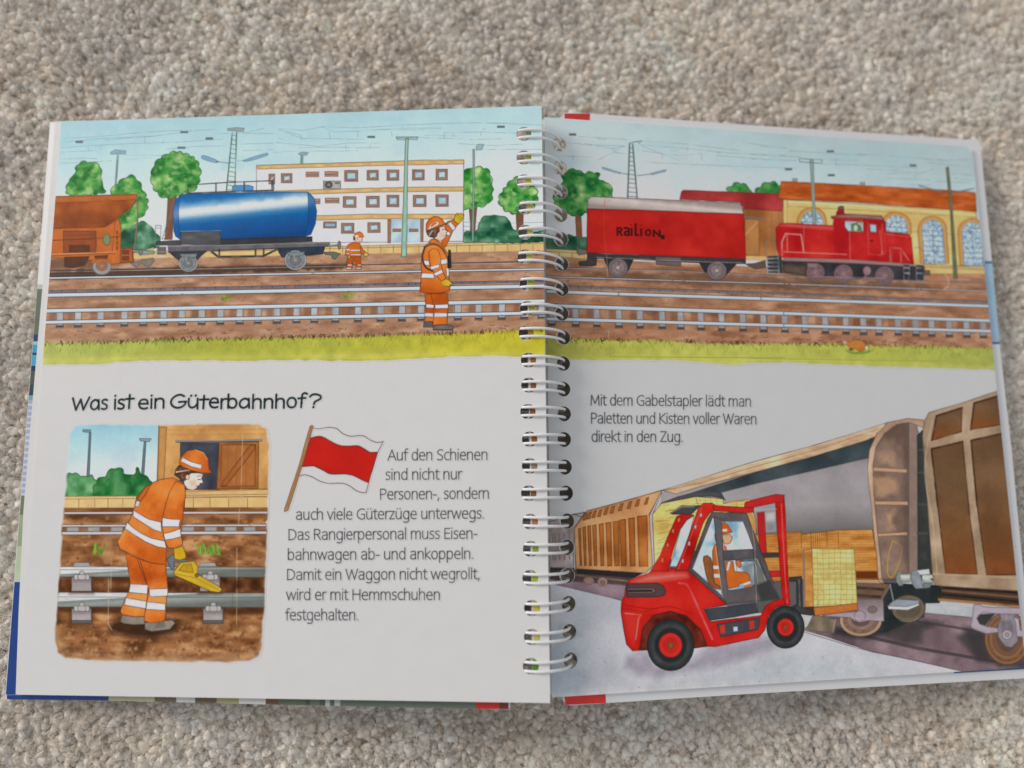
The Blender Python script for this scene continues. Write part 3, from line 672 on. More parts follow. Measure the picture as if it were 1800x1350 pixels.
# --- flag
P.art('signal_flag_print')
P.fill(K('248,186 300,175 340,185 400,220 450,238 500,240 560,238 600,258 640,282 690,280 668,360 648,420 630,482 590,466 530,435 480,425 380,425 330,400 270,372 188,376'), (200, 40, 34), (96, 40, 36), 1.1, var=.035, ns=2)
for sgm in ('265,122 300,126 370,117 420,126 460,158 510,175 590,172 640,200 680,215 722,213', '175,438 210,430 260,445 310,472 370,487 450,485 500,500 550,535 590,547 613,548', '248,186 300,175 340,185 400,220 450,238 500,240 560,238 600,258 640,282 690,280', '188,376 270,372 330,400 380,425 480,425 530,435 590,466 630,482'):
    P.line(K(sgm), (92, 66, 62), 1.3, .9, smooth=True)
P.line(K('727,208 700,262 690,280'), (84, 70, 68), 1.2, .9); P.line(K('690,280 660,370 630,485 613,548'), (84, 62, 60), 1.2, .9, smooth=True)
P.fill(K('242,112 250,104 262,106 266,114 190,380 108,640 98,665 76,672 76,655 84,630 170,370'), (182, 134, 92), (84, 60, 44), 1.2, var=.08); P.line(K('256,120 180,378 96,640'), (146, 100, 66), 1.6, .6)

# --- picture of the shunter with a brake shoe
P.art('rail_scene_print')
fr = np.vstack([I_('465,155 500,108 600,97 1040,104 1250,98 1700,95 1756,128 1771,250 1765,550 1755,900 1747,1050'), J('1738,300 1722,560 1700,612 1640,640 1500,648 1000,645 640,638 430,620 385,585 366,520 366,430 383,290'), I_('395,1050 410,800 430,600 452,300')])
fm = P.fill(fr, (196, 210, 218), soft=2.0, blot=0.45, edge=0, ret=True)
KW = dict(clip=fm)
P.fill(I_('380,60 1055,60 1055,660 380,660'), grad=((180, 745), (182, 850), [(0, (150, 196, 210)), (.35, (172, 206, 216)), (.7, (198, 211, 220)), (1, (206, 212, 218))]), var=.03, ns=2, **KW)
P.fill(I_('1048,60 1800,60 1800,560 1030,560 1040,330'), pal=[(190, 132, 74), (208, 154, 92), (216, 168, 108)], ns=2, ink=(110, 78, 48), var=.05, **KW)
P.fill(I_('1050,115 1100,115 1082,470 1040,470'), (196, 142, 84), (120, 84, 52), 1.0, **KW)
for y in (135, 165): P.line(I_(f'1110,{y} 1750,{y - 5}'), (166, 112, 62), .9, .5, clip=fm)
P.fill(I_('1190,212 1446,212 1446,528 1185,528'), (66, 68, 78), (50, 40, 38), 1.1, pal=[(52, 54, 66), (70, 72, 84), (88, 90, 100)], ns=2, **KW)
P.fill(I_('1445,215 1706,212 1702,520 1428,524'), (170, 104, 56), (84, 50, 32), 1.2, pal=[(150, 86, 42), (172, 106, 56), (186, 122, 70)], ns=2, **KW)
P.fill(I_('1462,232 1686,230 1682,505 1455,508'), (176, 110, 60), (96, 58, 34), 1.1, **KW)
for x in (1505, 1560, 1625): P.line(I_(f'{x},235 {x - 4},504'), (128, 78, 44), .9, .6)
P.fill(I_('1650,235 1682,232 1680,262 1492,500 1462,505 1470,470'), (168, 100, 52), (84, 50, 32), 1.1, **KW)
P.line(I_('1162,208 1400,210 1600,203 1726,200'), (132, 134, 138), 4.4, .95); P.line(I_('1162,216 1726,208'), (66, 56, 54), 1.1)
for sg in ('555,445 572,440 588,150 602,150 590,440 560,450',): P.fill(I_(sg), (104, 124, 132), (70, 84, 92), .9)
P.fill(I_('545,132 600,132 598,152 548,148'), (128, 146, 152), (74, 86, 94), 1.0); P.fill(I_('930,440 950,205 964,205 950,440'), (104, 124, 132), (70, 84, 92), .9); P.fill(I_('918,190 998,192 985,212 925,206'), (140, 158, 162), (74, 86, 94), 1.0)
P.fill(I_('432,575 440,440 480,420 520,430 560,445 600,435 640,470 700,520 690,575'), pal=[(52, 112, 66), (84, 148, 92), (128, 176, 126)], smooth=True, scallop=3.4, ink=(40, 80, 52), **KW)
P.fill(I_('640,575 640,470 690,440 740,390 800,392 830,430 880,430 905,385 940,430 990,465 1000,575'), pal=[(24, 88, 46), (44, 116, 60), (80, 144, 84)], smooth=True, scallop=3.6, ink=(30, 70, 44), **KW)
P.fill(I_('735,575 745,400 790,392 800,470 840,500 830,575'), (120, 176, 120), soft=4, alpha=.5, blot=2)
P.fill(I_('380,572 900,570 890,650 380,655'), (226, 192, 132), (124, 92, 58), 1.0, var=.05, **KW); P.line(I_('425,590 890,586'), (140, 104, 64), 1.0)
P.fill(I_('1215,540 1800,525 1800,650 1205,650'), (222, 184, 124), (124, 92, 58), 1.0, var=.05, **KW)
P.line(I_('1225,578 1760,574'), (110, 76, 46), 1.6, clip=fm); P.line(I_('1225,565 1770,558'), (110, 76, 46), 1.0, clip=fm); P.line(I_('1225,528 1770,522'), (110, 76, 46), 1.0, clip=fm)
for x in (520, 625, 712, 810): P.line(I_(f'{x},590 {x},648'), (130, 96, 60), 1.1)
for x in (1275, 1385, 1508, 1632): P.line(I_(f'{x},584 {x},645'), (130, 96, 60), 1.1)
DK = [(104, 66, 40), (138, 90, 56), (166, 114, 74), (192, 144, 102)]
P.fill(np.vstack([I_('370,648 1800,645'), J('1800,700 340,700')]), pal=DK, ns=4, var=.06, edge=0, **KW)
P.fill(I_('370,775 1800,770 1800,805 370,808'), pal=[(120, 84, 62), (150, 112, 84)], **KW)
for x in (480, 620, 770, 1240, 1390, 1520, 1645):
    P.fill(I_(rect(x - 38, 772, x + 38, 806)), (162, 158, 156), soft=1.2, **KW)
for y, ww in ((682, 3.2), (766, 2.8), (815, 4.2)):
    P.line(I_(f'370,{y} 1800,{y - 4}'), (74, 60, 58), ww + 2.2, .85, clip=fm); P.line(I_(f'370,{y} 1800,{y - 4}'), (196, 192, 194), ww, 1, clip=fm, vary=0)
P.fill(I_('370,650 1800,648 1800,670 370,672'), (126, 84, 54), soft=2, alpha=.6, **KW)
for k in range(90):
    x = random.uniform(400, 1740); y = random.uniform(700, 760) if k % 3 == 0 else random.uniform(830, 1020)
    P.fill(I_(f'{x},{y} {x + random.uniform(10, 34)},{y - random.uniform(4, 14)} {x + random.uniform(14, 40)},{y + random.uniform(4, 12)} {x + 6},{y + random.uniform(6, 16)}'), random.choice([(198, 150, 108), (120, 76, 46), (180, 128, 86), (104, 64, 38)]), soft=1.2, alpha=.55, clip=fm)
P.fill(I_('670,880 690,840 740,838 745,1020 690,1020 660,960'), (194, 142, 98), soft=2, alpha=.6, **KW)
for x in (540, 1370):
    P.fill(I_(f'{x - 60},1035 {x - 45},1008 {x + 45},1008 {x + 58},1035'), (170, 166, 166), (92, 82, 80), 1.0, **KW)
def bigrail(y, t, hh):
    P.fill(t(f'360,{y} 1800,{y + 4} 1800,{y + hh} 360,{y + hh - 4}'), (150, 156, 150), (70, 62, 60), 1.1, grad=(t(f'900,{y}')[0], t(f'900,{y + hh}')[0], [(0, (206, 206, 208)), (.28, (200, 202, 204)), (.34, (128, 136, 134)), (.6, (152, 158, 152)), (1, (112, 116, 112))]), var=.04, **KW)
    P.line(t(f'360,{y + hh * .3} 1800,{y + hh * .3 + 4}'), (78, 76, 78), 1.0, .8, clip=fm)
P.fill(np.vstack([I_('360,1100 1800,1100'), I_('1800,1215 360,1215')]), pal=[(70, 42, 26), (104, 64, 40), (150, 100, 66)], ns=1, **KW)
bigrail(1034, I_, 72)
P.fill(J('360,280 1800,285 1800,335 360,325'), (72, 44, 28), soft=3.5, alpha=.75, **KW)
bigrail(192, J, 100)
def chair(t, x, y, lip=False):
    P.fill(t(f'{x - 74},{y} {x + 74},{y} {x + 80},{y + 110} {x - 80},{y + 110}'), (66, 42, 30), soft=4, alpha=.55, clip=fm)
    P.fill(t(f'{x - 64},{y} {x + 62},{y} {x + 66},{y + 92} {x - 66},{y + 92}'), (168, 158, 158), (84, 72, 72), 1.0, var=.06, clip=fm)
    P.fill(t(f'{x - 64},{y - 2} {x + 62},{y - 2} {x + 64},{y + 34} {x - 64},{y + 34}'), (126, 114, 114), soft=3, alpha=.6, clip=fm)
    if lip: P.fill(t(f'{x - 66},{y + 76} {x + 66},{y + 76} {x + 66},{y + 98} {x - 66},{y + 98}'), (104, 96, 96), (74, 64, 64), 1.0, clip=fm)
    for dx, dy, r in ((-32, 0, 15), (34, 0, 15), (2, -22, 13), (2, 0, 22)):
        P.fill(t(f'{x + dx - r},{y + dy - 16} {x + dx + r},{y + dy - 16} {x + dx + r},{y + dy + 14} {x + dx - r},{y + dy + 14}'), (186, 180, 180), (78, 70, 70), 1.0, clip=fm, smooth=True)
chair(I_, 538, 1105); chair(I_, 1385, 1105); chair(J, 538, 300, True); chair(J, 1405, 300, True)
for k in range(240):
    x = random.uniform(370, 1735); y = random.uniform(405, 625)
    if 740 < x < 1160 and y < 500: continue
    z = random.uniform(.5, 1.4)
    P.fill(J(f'{x},{y} {x + 20 * z},{y - random.uniform(2, 18) * z} {x + random.uniform(14, 36) * z},{y + 6} {x + random.uniform(2, 22) * z},{y + random.uniform(8, 22) * z}'), random.choice([(190, 140, 98), (112, 68, 40), (176, 122, 80), (96, 58, 34), (204, 160, 118)]), soft=1.2, alpha=.5, clip=fm)
P.fill(np.vstack([J('350,400 460,560 900,612 1500,600 1690,560 1740,420'), J('1800,700 340,700')]), (214, 178, 142), soft=6, alpha=.28, clip=fm)
for cx, cy, n in ((645, 950, 14), (1385, 950, 30)):
    for k in range(n):
        sp = 40 if n < 20 else 80
        x = cx + random.uniform(-sp, sp)
        P.line(I_(f'{x},{cy + random.uniform(-4, 8)} {x + random.uniform(-22, 22)},{cy - random.uniform(24, 68)}'), random.choice([(112, 170, 60), (146, 190, 76), (84, 140, 50)]), 1.9, .85)
P.fill(J('730,440 760,380 900,360 1150,380 1180,420 1120,470 960,492 800,470'), (56, 36, 28), soft=6, alpha=.85, clip=fm, smooth=True)
for sg in (J('716,100 714,400 738,440'), J('1562,-100 1560,460'), I_('1600,160 1590,500 1572,760'), I_('735,1010 730,1180')):
    P.line(sg, (206, 188, 166), 1.6, .55, vary=.6)
P.line(J('1535,100 1530,440'), (84, 60, 44), 1.0, .4); P.line(J('800,492 1270,488'), (96, 60, 40), 1.0, .5)

P.art('person_print', 'person in orange work clothes bending forward with a yellow brake shoe')
P.fill(J('805,340 880,350 958,352 956,402 880,406 812,396 795,385'), (142, 132, 122), INK, 1.0, var=.1); P.fill(J('955,392 1020,385 1085,378 1135,374 1155,394 1120,436 1000,450 956,436'), (146, 136, 126), INK, 1.0, var=.1); P.fill(J('1040,385 1085,380 1090,420 1020,430'), (116, 106, 100), soft=2, alpha=.6)
OP = [(196, 86, 30), (216, 108, 42), (228, 130, 56), (236, 148, 76)]
P.fill(np.vstack([I_('828,948 920,985 1000,1010 990,1100 978,1200 970,1300'), J('958,352 880,352 805,338 794,318 800,296 825,235 850,180 858,120')]), OR, INK, 1.1, pal=OP, ns=2)
P.fill(np.vstack([I_('920,985 1000,1008 1092,1018 1100,1100 1106,1180 1098,1260'), J('1090,370 1080,382 1000,394 950,382 956,320 968,240 982,180')]), OR, INK, 1.1, pal=OP, ns=2)
P.line(np.vstack([I_('905,985 930,1060 960,1130'), J('982,180 970,255 955,330')]), (104, 52, 30), 1.2, .8)
for sg in ('860,137 976,142 972,204 850,192', '830,228 966,250 962,300 820,276', '984,170 1106,166 1106,216 1000,222 986,214', '970,254 1092,266 1090,312 962,304'): P.fill(J(sg), (214, 210, 214), INK, 1.0, var=.04)
P.fill(I_('905,582 930,545 960,510 1010,480 1060,460 1140,448 1200,478 1222,500 1222,560 1216,640 1200,720 1120,840 1098,920 1092,1020 1050,1018 985,1008 900,972 815,930 790,918 774,870 820,790 858,722 888,642 895,605'), OR, INK, 1.2, pal=OP, ns=2, var=.04)
P.fill(I_('905,582 960,510 1000,490 960,560 925,610'), (206, 100, 38), INK, 1.0)
P.fill(I_('900,600 926,606 912,642 890,636'), (206, 200, 206), INK, .9)
P.fill(I_('880,664 925,690 980,722 1062,742 1066,810 1010,790 950,752 878,706'), (214, 212, 222), INK, 1.0); P.fill(I_('838,742 880,780 930,815 1000,848 1086,866 1098,914 1040,905 960,872 890,828 824,784'), (214, 212, 222), INK, 1.0)
P.fill(I_('1085,920 1095,1015 1010,1012 960,990'), (206, 92, 32), soft=4, alpha=.5)
P.fill(I_('1160,470 1215,495 1224,560 1214,640 1204,722 1186,785 1205,880 1200,892 1150,915 1110,912 1092,880 1078,830 1066,740 1076,690 1096,610 1120,540'), OR, INK, 1.1, pal=OP, ns=2, var=.04, add=.1)
P.fill(I_('1070,712 1130,722 1188,724 1180,772 1070,772'), (214, 212, 222), INK, 1.0); P.fill(I_('1078,818 1130,806 1190,784 1194,838 1140,852 1088,860'), (214, 212, 222), INK, 1.0)
P.fill(I_('1215,440 1245,415 1300,415 1338,425 1330,455 1342,482 1318,488 1316,498 1302,504 1296,518 1270,532 1235,522 1212,490'), (232, 208, 194), INK, 1.0, var=.03)
P.fill(I_('1250,470 1290,465 1290,500 1255,505'), (226, 160, 146), soft=3, alpha=.6); P.line(I_('1305,462 1324,458'), (64, 50, 50), 1.4); P.line(I_('1300,440 1326,436'), (84, 60, 54), 1.0); P.line(I_('1290,505 1312,502'), (170, 96, 84), 1.1)
P.fill(I_('1150,432 1158,395 1180,365 1260,400 1330,418 1262,418 1240,435 1222,468 1190,458'), (96, 60, 44), INK, 1.0, pal=[(74, 44, 34), (104, 66, 48), (130, 88, 64)], ns=0)
P.ell(*I_('1236,445')[0], 3.4, 4.4, (224, 190, 174), ink=INK, iw=.9); P.line(I_('1162,412 1210,404 1250,398'), (222, 216, 214), 2.0)
P.fill(I_('1178,352 1192,315 1235,272 1290,262 1345,282 1372,325 1378,390 1396,412 1385,420 1330,418 1262,400 1200,375'), OR, INK, 1.2, grad=(I_('1190,300')[0], I_('1390,380')[0], [(0, (214, 104, 36)), (.45, (232, 130, 54)), (1, (206, 94, 32))]))
P.fill(I_('1205,315 1255,342 1332,364 1326,392 1262,376 1190,340'), (216, 212, 216), INK, .9)
P.line(I_('1290,266 1342,286 1368,330'), (244, 214, 190), 1.2, .7)
P.fill(I_('1100,985 1135,955 1190,980 1245,992 1210,1008 1150,1000 1145,1055 1128,1050'), (110, 122, 134), INK, 1.0); P.fill(I_('1145,918 1205,900 1224,950 1226,978 1190,992 1150,985'), (222, 178, 44), INK, 1.1)
P.fill(I_('1144,1070 1192,1008 1280,998 1306,1035 1304,1085 1440,1162 1466,1185 1446,1206 1390,1198 1150,1092'), (214, 176, 54), INK, 1.1, var=.06, ns=1)
P.fill(I_('1180,1058 1210,1022 1262,1018 1275,1075 1225,1070'), (200, 158, 44), (104, 80, 34), 1.0); P.line(I_('1152,1082 1290,1110 1445,1190'), (150, 112, 36), 1.1, .8); P.ell(*I_('1298,1092')[0], 3.2, 3.2, (150, 112, 40), ink=INK)
P.line(I_('1150,1096 1390,1200 1446,1208'), (110, 76, 34), 1.6, .6)
P.back(0)
# binding-edge colour of the next spread showing on the sheet's outer white border is left to the sheets below
# ================================================================== right sheet artwork
P = PR
DIRT2 = [(136, 98, 74), (152, 112, 86), (160, 122, 96), (172, 136, 110)]
P.art('rail_yard_print')
P.fill(ID('940,190 1780,190 1800,500 940,480'), grad=((1340, 225), (1320, 400), [(0, (160, 184, 190)), (.25, (164, 190, 197)), (.55, (176, 197, 204)), (1, (186, 199, 207))]), var=.02, ns=2, edge=0)
for k in range(8):
    x, y = random.uniform(1000, 1680), random.uniform(230, 330)
    P.fill(ID(rect(x - 70, y - 7, x + 70, y + 7)), (150, 186, 196), soft=9, alpha=.35, var=0, edge=0, blot=5)
WC = (98, 120, 128)
wires(P, C, ['380,208 420,214', '440,225 760,245', '360,265 500,280 740,288', '480,270 660,305 745,288', '660,305 700,335', '675,300 678,330', '570,380 700,308', '210,350 520,360', '400,350 402,375', '850,255 1120,272 1500,318', '850,285 1000,345 1110,385', '850,280 1160,305 1400,330', '1155,295 1157,318', '860,320 1100,350 1250,340', '1250,340 1252,385', '880,395 1200,410 1560,425', '1350,330 1800,350', '1560,270 1800,300', '1350,350 1700,380', '660,330 740,338', '560,240 620,245', '990,345 992,370'], WC)
wires(P, D, ['0,345 330,360', '60,290 240,302', '0,372 300,385', '250,320 760,350', '420,372 700,385', '560,370 562,420', '470,405 760,415 1100,432', '0,425 300,435', '700,340 880,350', '920,352 1060,365', '1020,400 1022,435', '1040,360 1300,390', '1160,375 1330,380', '1170,395 1440,430', '1350,378 1450,380', '760,440 1000,450', '1080,480 1200,440', '900,470 1100,460', '900,500 1180,510', '1330,470 1460,480', '1340,500 1460,515', '960,540 1180,545', '1080,460 1082,505', '1220,520 1450,530'], WC)
for t, x, y in ((C, 400, 212), (D, 523, 323), (D, 1067, 416), (D, 248, 441), (D, 530, 480)):
    P.fill(t(rect(x - 22, y - 6, x + 22, y + 6)), (98, 108, 114), (70, 84, 92), .8, soft=.8)
# low planting, platform
P.fill(C('205,880 240,868 330,900 370,868 410,880 500,890 500,985 205,985'), pal=[(30, 72, 58), (52, 98, 78), (84, 128, 106)], smooth=False, scallop=1.3)
P.fill(C('190,962 500,980 500,1038 190,1018'), (206, 178, 124), (112, 88, 54), 1.0, var=.05); P.line(C('190,980 500,998'), (112, 84, 50), .9)
for x in (310, 395, 475): P.line(C(f'{x},{985 + (x - 210) * .06} {x},{1018 + (x - 210) * .06}'), (104, 78, 50), 1.0)
P.fill(ID('940,446 1032,455 1400,472 1800,476 1800,636 1400,628 940,620'), pal=DIRT2, ns=4, var=.05, edge=0, add=.05)
P.fill(ID('1020,478 1240,482 1660,500 1660,512 1400,510 1020,492'), (92, 74, 62), soft=4, alpha=.6, blot=2)
def railR(a, b, wd, c=(166, 186, 204), e=(60, 58, 66)):
    P.line([a, b], e, wd + 2.2, .85, vary=.1); P.line([a, b], c, wd, 1, vary=0); P.line([(a[0], a[1] - wd * .2), (b[0], b[1] - wd * .2)], (196, 206, 216), wd * .3, .6, vary=.6)
def seg(*pts):
    return [(x, y) for x, y in pts]
for pts in (seg((940, 469.5), (1193, 476), (1320, 482.7), (1640, 495), (1780, 500)),):
    P.line(pts, (74, 68, 72), 2.8, .8); P.line([(x, y + .6) for x, y in pts], (166, 164, 170), 1.3, .8)
for a, b in zip(((940, 486), (1380, 499), (1620, 508)), ((1380, 499), (1620, 508), (1790, 514.5))):
    railR(a, b, 1.6, (160, 166, 176))
P.line(seg((955, 503), (1380, 517), (1735, 531.5), (1790, 534)), (104, 108, 118), 4.6, .95); P.line(seg((955, 501), (1380, 514.5), (1735, 529), (1790, 531)), (66, 64, 70), 1.1, .8)
for k in range(36):
    x = 1000 + k * 20 + random.uniform(-4, 4); y = 504 + (x - 955) * .0355
    P.line([(x, y - 1.6), (x + .5, y + 1.2)], (54, 52, 60), 1.1, .7)
for a, b in zip(((940, 511.5), (1090, 517), (1340, 525)), ((1090, 517), (1340, 525), (1790, 540))): railR(a, b, 5.0)
xg = [260, 418, 557, 703, 842, 988, 1110, 1243, 1380, 1520, 1658]; xh = [80, 222, 355, 488, 625, 740, 842, 968, 1085, 1190, 1305, 1420, 1530]
for x in [900 + v / 3.75 for v in xg] + [1320 + v / 3.75 for v in xh]:
    y4 = 536.5 + (x - 955) * .0345; y5 = 560 + (x - 955) * .0285
    P.fill([(x - 17, y4), (x - 6, y4), (x - 6, y5), (x - 17, y5)], (112, 74, 54), soft=2.5, alpha=.45)
    P.fill([(x - 6, y4 + 2), (x + 5.4, y4 + 2), (x + 6.4, y5), (x - 5.2, y5)], (148, 150, 154), (76, 64, 60), 1.0, var=.08)
    P.fill([(x - 5.6, y5 + 1), (x + 6.4, y5 + 1), (x + 6.8, y5 + 11), (x - 5.4, y5 + 11)], (140, 142, 146), (62, 54, 52), 1.0, var=.08)
    P.fill([(x - 5.8, y5 + 8), (x + 6.8, y5 + 8), (x + 6.8, y5 + 12), (x - 5.6, y5 + 12)], (78, 72, 72), var=.08); P.line([(x - 7, y5 + 13), (x + 8, y5 + 13)], (66, 44, 36), 1.4, .5)
railR((940, 536.5), (1380, 551), 5.8); railR((1380, 551), (1790, 565.5), 5.2); railR((940, 560), (1380, 572.3), 5.0); railR((1380, 572.3), (1790, 583.5), 4.8)
for k in range(55):
    x = random.uniform(1000, 1735); y = 577 + (x - 955) * .027 + random.uniform(2, 14)
    P.line([(x, y), (x + 3, y + random.uniform(1, 2)), (x + random.uniform(5, 9), y - random.uniform(-.5, 1.5))], (84, 54, 40), 1.0, .75, smooth=True)
for k in range(60):
    x = random.uniform(990, 1735); b = random.choice([494, 522]) + (x - 955) * .034 + random.uniform(0, 9)
    P.line([(x, b), (x + random.uniform(2, 8), b + random.uniform(-.6, .8))], (98, 68, 48), 1.0, .6)
for k in range(300):
    x = random.uniform(965, 1735); y = random.choice([462, 482, 496, 524, 580]) + (x - 957) * .033 + random.uniform(-5, 9)
    P.line([(x, y), (x + random.uniform(1.5, 5), y + random.uniform(-.5, .5))], random.choice([(100, 70, 52), (114, 80, 60), (178, 144, 120)]), random.uniform(.8, 1.4), .55, idset=False)
gr = P.fill(ID('935,590 1000,594 1073,598 1167,599 1247,604 1380,604 1480,604 1560,608 1653,608 1745,612 1800,613 1800,650 1744,649 1587,645 1480,641 1387,637 1320,638 1287,641 1220,636 1167,633 1087,633 1033,632 935,627'),
    grad=((957, 610), (1745, 620), [(0, (156, 162, 80)), (.15, (172, 180, 86)), (.4, (178, 188, 94)), (.7, (170, 180, 84)), (1, (158, 170, 88))]), smooth=True, soft=1.2, var=.05, ns=1, blot=.5, ret=True)
P.fill(ID('935,624 1300,634 1800,643 1800,655 935,636'), (196, 196, 112), soft=4, alpha=.45, clip=gr)
for k in range(380):
    x = random.uniform(990, 1745); y = 597 + (x - 1000) * .018 + random.uniform(-1.5, 3)
    if random.random() < .55:
        P.line([(x, y + random.uniform(0, 3)), (x + random.uniform(-5, 4), y - random.uniform(1, 4))], random.choice([(60, 52, 30), (90, 98, 42), (76, 52, 36)]), 1.15, .9)
    else:
        yy = y + random.uniform(3, 18); P.line([(x, yy), (x + random.uniform(-3, 4), yy - random.uniform(4, 8))], (116, 132, 44), 1.2, .5)
bgR = P.cur
# tree, mast, bushes
tree(P, C, '272,640 300,580 330,540 330,475 370,450 420,442 470,465 520,460 572,470 580,515 620,525 655,570 660,640 600,690 520,720 440,745 340,730 300,690', '415,720 455,715 462,890 425,890', pal=[(28, 96, 50), (56, 130, 66), (100, 156, 92), (148, 176, 124)])
for sg in ('762,630 775,275', '825,632 795,275'): P.line(C(sg), (88, 112, 108), 2.8, .95)
for k in range(12):
    y = 300 + k * 29; P.line(C(f'{774 - (y - 275) * .03},{y} {795 + (y - 275) * .08},{y + 4}'), (88, 108, 106), 1.5, .85)
P.line(C('775,270 800,262 855,254 835,270'), (76, 92, 96), 1.8, .9)
for sg, br in (('592,428 610,430 715,462 710,472 600,440', '715,465 770,476'), ('1018,444 1000,446 915,468 920,478 1010,456', '915,472 825,484')):
    P.fill(C(sg), (136, 172, 192), (78, 98, 112), 1.0); P.line(C(br), (80, 94, 102), 1.3)
tree(P, C, '1420,580 1440,550 1490,530 1540,545 1575,590 1500,600', pal=[(34, 104, 54), (64, 138, 72), (110, 166, 100)]); tree(P, C, '1610,595 1640,550 1690,525 1740,530 1790,580 1760,610', pal=[(34, 104, 54), (64, 138, 72), (110, 166, 100)])

P.art('wooden_shed_print')
P.fill(C('1520,700 1790,715 1800,1040 1520,1030'), (158, 108, 66), INK, 1.0, pal=[(142, 92, 52), (162, 110, 66), (176, 126, 82)], ns=2)
for x in (1560, 1610, 1660, 1710, 1760): P.line(C(f'{x},715 {x + 4},1020'), (122, 80, 48), .9, .6)
P.fill(C('1535,768 1630,772 1630,1010 1535,1005'), (168, 120, 74), (104, 74, 46), 1.1); P.line(C('1540,870 1615,790'), (188, 140, 94), 3.6, .9); P.line(C('1535,755 1670,768'), (110, 106, 110), 3.0, .9)
P.fill(C('1105,640 1115,590 1130,578 1800,603 1785,718 1530,700 1500,660'), (164, 60, 62), (96, 44, 46), 1.2, pal=[(146, 48, 52), (166, 62, 62), (180, 78, 74)], ns=2)
for x in range(1150, 1790, 26): P.line(C(f'{x},{584 + (x - 1130) * .037} {x - 8},{690 + (x - 1500) * .06}'), (142, 50, 54), .8, .35)
P.fill(C('1520,1010 1800,1020 1800,1050 1520,1040'), (206, 178, 124), var=.05)

P.art('engine_shed_print')
P.fill(D('210,640 1480,715 1560,1080 1130,1075 210,1000'), (214, 186, 124), INK, 1.0, pal=[(204, 172, 108), (214, 186, 124), (222, 198, 142)], ns=2, var=.03)
P.fill(D('180,632 200,520 700,545 1310,580 1480,594 1488,722 1350,710 700,660 240,640'), (176, 88, 40), (96, 56, 36), 1.2, pal=[(160, 74, 30), (178, 90, 42), (192, 108, 58)], ns=4, var=.05)
for k in range(60):
    x = random.uniform(210, 1450); y = 545 + (x - 200) * .06 + random.uniform(0, 90); P.line(D(f'{x},{y} {x + 26},{y + 2}'), (154, 74, 34), .9, .4)
for x, y in ((290, 512), (735, 536)): P.fill(D(rect(x - 16, y - 10, x + 16, y + 10)), (158, 150, 146), (92, 80, 76), .9)
P.line(D('245,655 700,680 1480,745'), (232, 212, 160), 3.0, .8); P.line(D('245,685 800,715 1485,758'), (140, 108, 62), 1.2, .85); P.line(D('240,640 240,790'), (150, 116, 70), 1.3); P.line(D('212,640 215,800'), (122, 90, 52), 1.3)
def arch_window(cx, top, wd, bot, skew=0):
    h = wd / 2
    ang = np.linspace(math.pi, 2 * math.pi, 13)
    def arc(r, k): return [(cx + r * math.cos(a), top + r * (1 + math.sin(a)) * 1.0 - k) for a in ang]
    def col(r, k):
        p = arc(r, k); return ' '.join(f'{x:.1f},{y:.1f}' for x, y in p + [(cx + r + skew, bot), (cx - r + skew, bot)])
    P.fill(D(col(h + 26, 26)), (196, 146, 84), (118, 84, 50), 1.2)
    P.fill(D(col(h + 14, 14)), (210, 166, 100), (150, 110, 64), .9)
    P.fill(D(col(h, 0)), (160, 188, 206), (76, 104, 124), 1.2, pal=[(112, 154, 186), (156, 186, 204), (190, 204, 212)], ns=0, var=.06)
    r2 = h * .48; P.line(D(' '.join(f'{cx + r2 * math.cos(a):.1f},{top + h + r2 * math.sin(a):.1f}' for a in ang)), (70, 98, 118), 1.1)
    for a in np.linspace(math.pi * 1.15, math.pi * 1.85, 5): P.line(D(f'{cx + r2 * math.cos(a)},{top + h + r2 * math.sin(a)} {cx + h * math.cos(a)},{top + h + h * math.sin(a)}'), (70, 98, 118), 1.1)
    for y in np.arange(top + h, bot, 34): P.line(D(f'{cx - h + skew * (y - top) / (bot - top)},{y} {cx + h + skew * (y - top) / (bot - top)},{y + 3}'), (70, 98, 118), 1.1)
    for f in (-.5, 0, .5): P.line(D(f'{cx + f * wd},{top + h} {cx + f * wd + skew},{bot}'), (70, 98, 118), 1.1)
arch_window(402, 716, 145, 830); arch_window(955, 746, 152, 870); arch_window(1195, 774, 140, 1062, 16); arch_window(1455, 790, 130, 1075, 12)
P.line(D('1040,850 1110,855'), (150, 116, 68), 1.2); P.line(D('1290,865 1380,872'), (150, 116, 68), 1.2)
P.fill(D('1140,1066 1540,1090 1545,1135 1145,1130'), (206, 178, 120), (112, 88, 54), 1.0, var=.05); P.line(D('1140,1082 1540,1104'), (110, 84, 50), 1.2)
P.back(bgR)
P.fill(D('388,376 410,376 418,560 428,800 408,800 398,560'), (132, 156, 152), (76, 92, 92), 1.0); P.line(D('318,370 470,380 466,402 320,392 318,370'), (80, 96, 104), 1.4)
P.fill(D('1285,430 1303,425 1324,640 1362,1160 1335,1160 1311,700'), (98, 108, 84), (66, 72, 60), 1.0, pal=[(90, 100, 76), (104, 112, 88), (116, 124, 102)], ns=1)
P.line(D('1292,440 1350,1150'), (66, 76, 54), 1.0, .6); P.line(D('1108,548 1250,590'), (104, 116, 122), 3.4, .9); P.line(D('1470,568 1350,592'), (104, 116, 122), 3.0, .9); P.line(D('1250,590 1310,596 1360,590'), (84, 96, 100), 1.3)

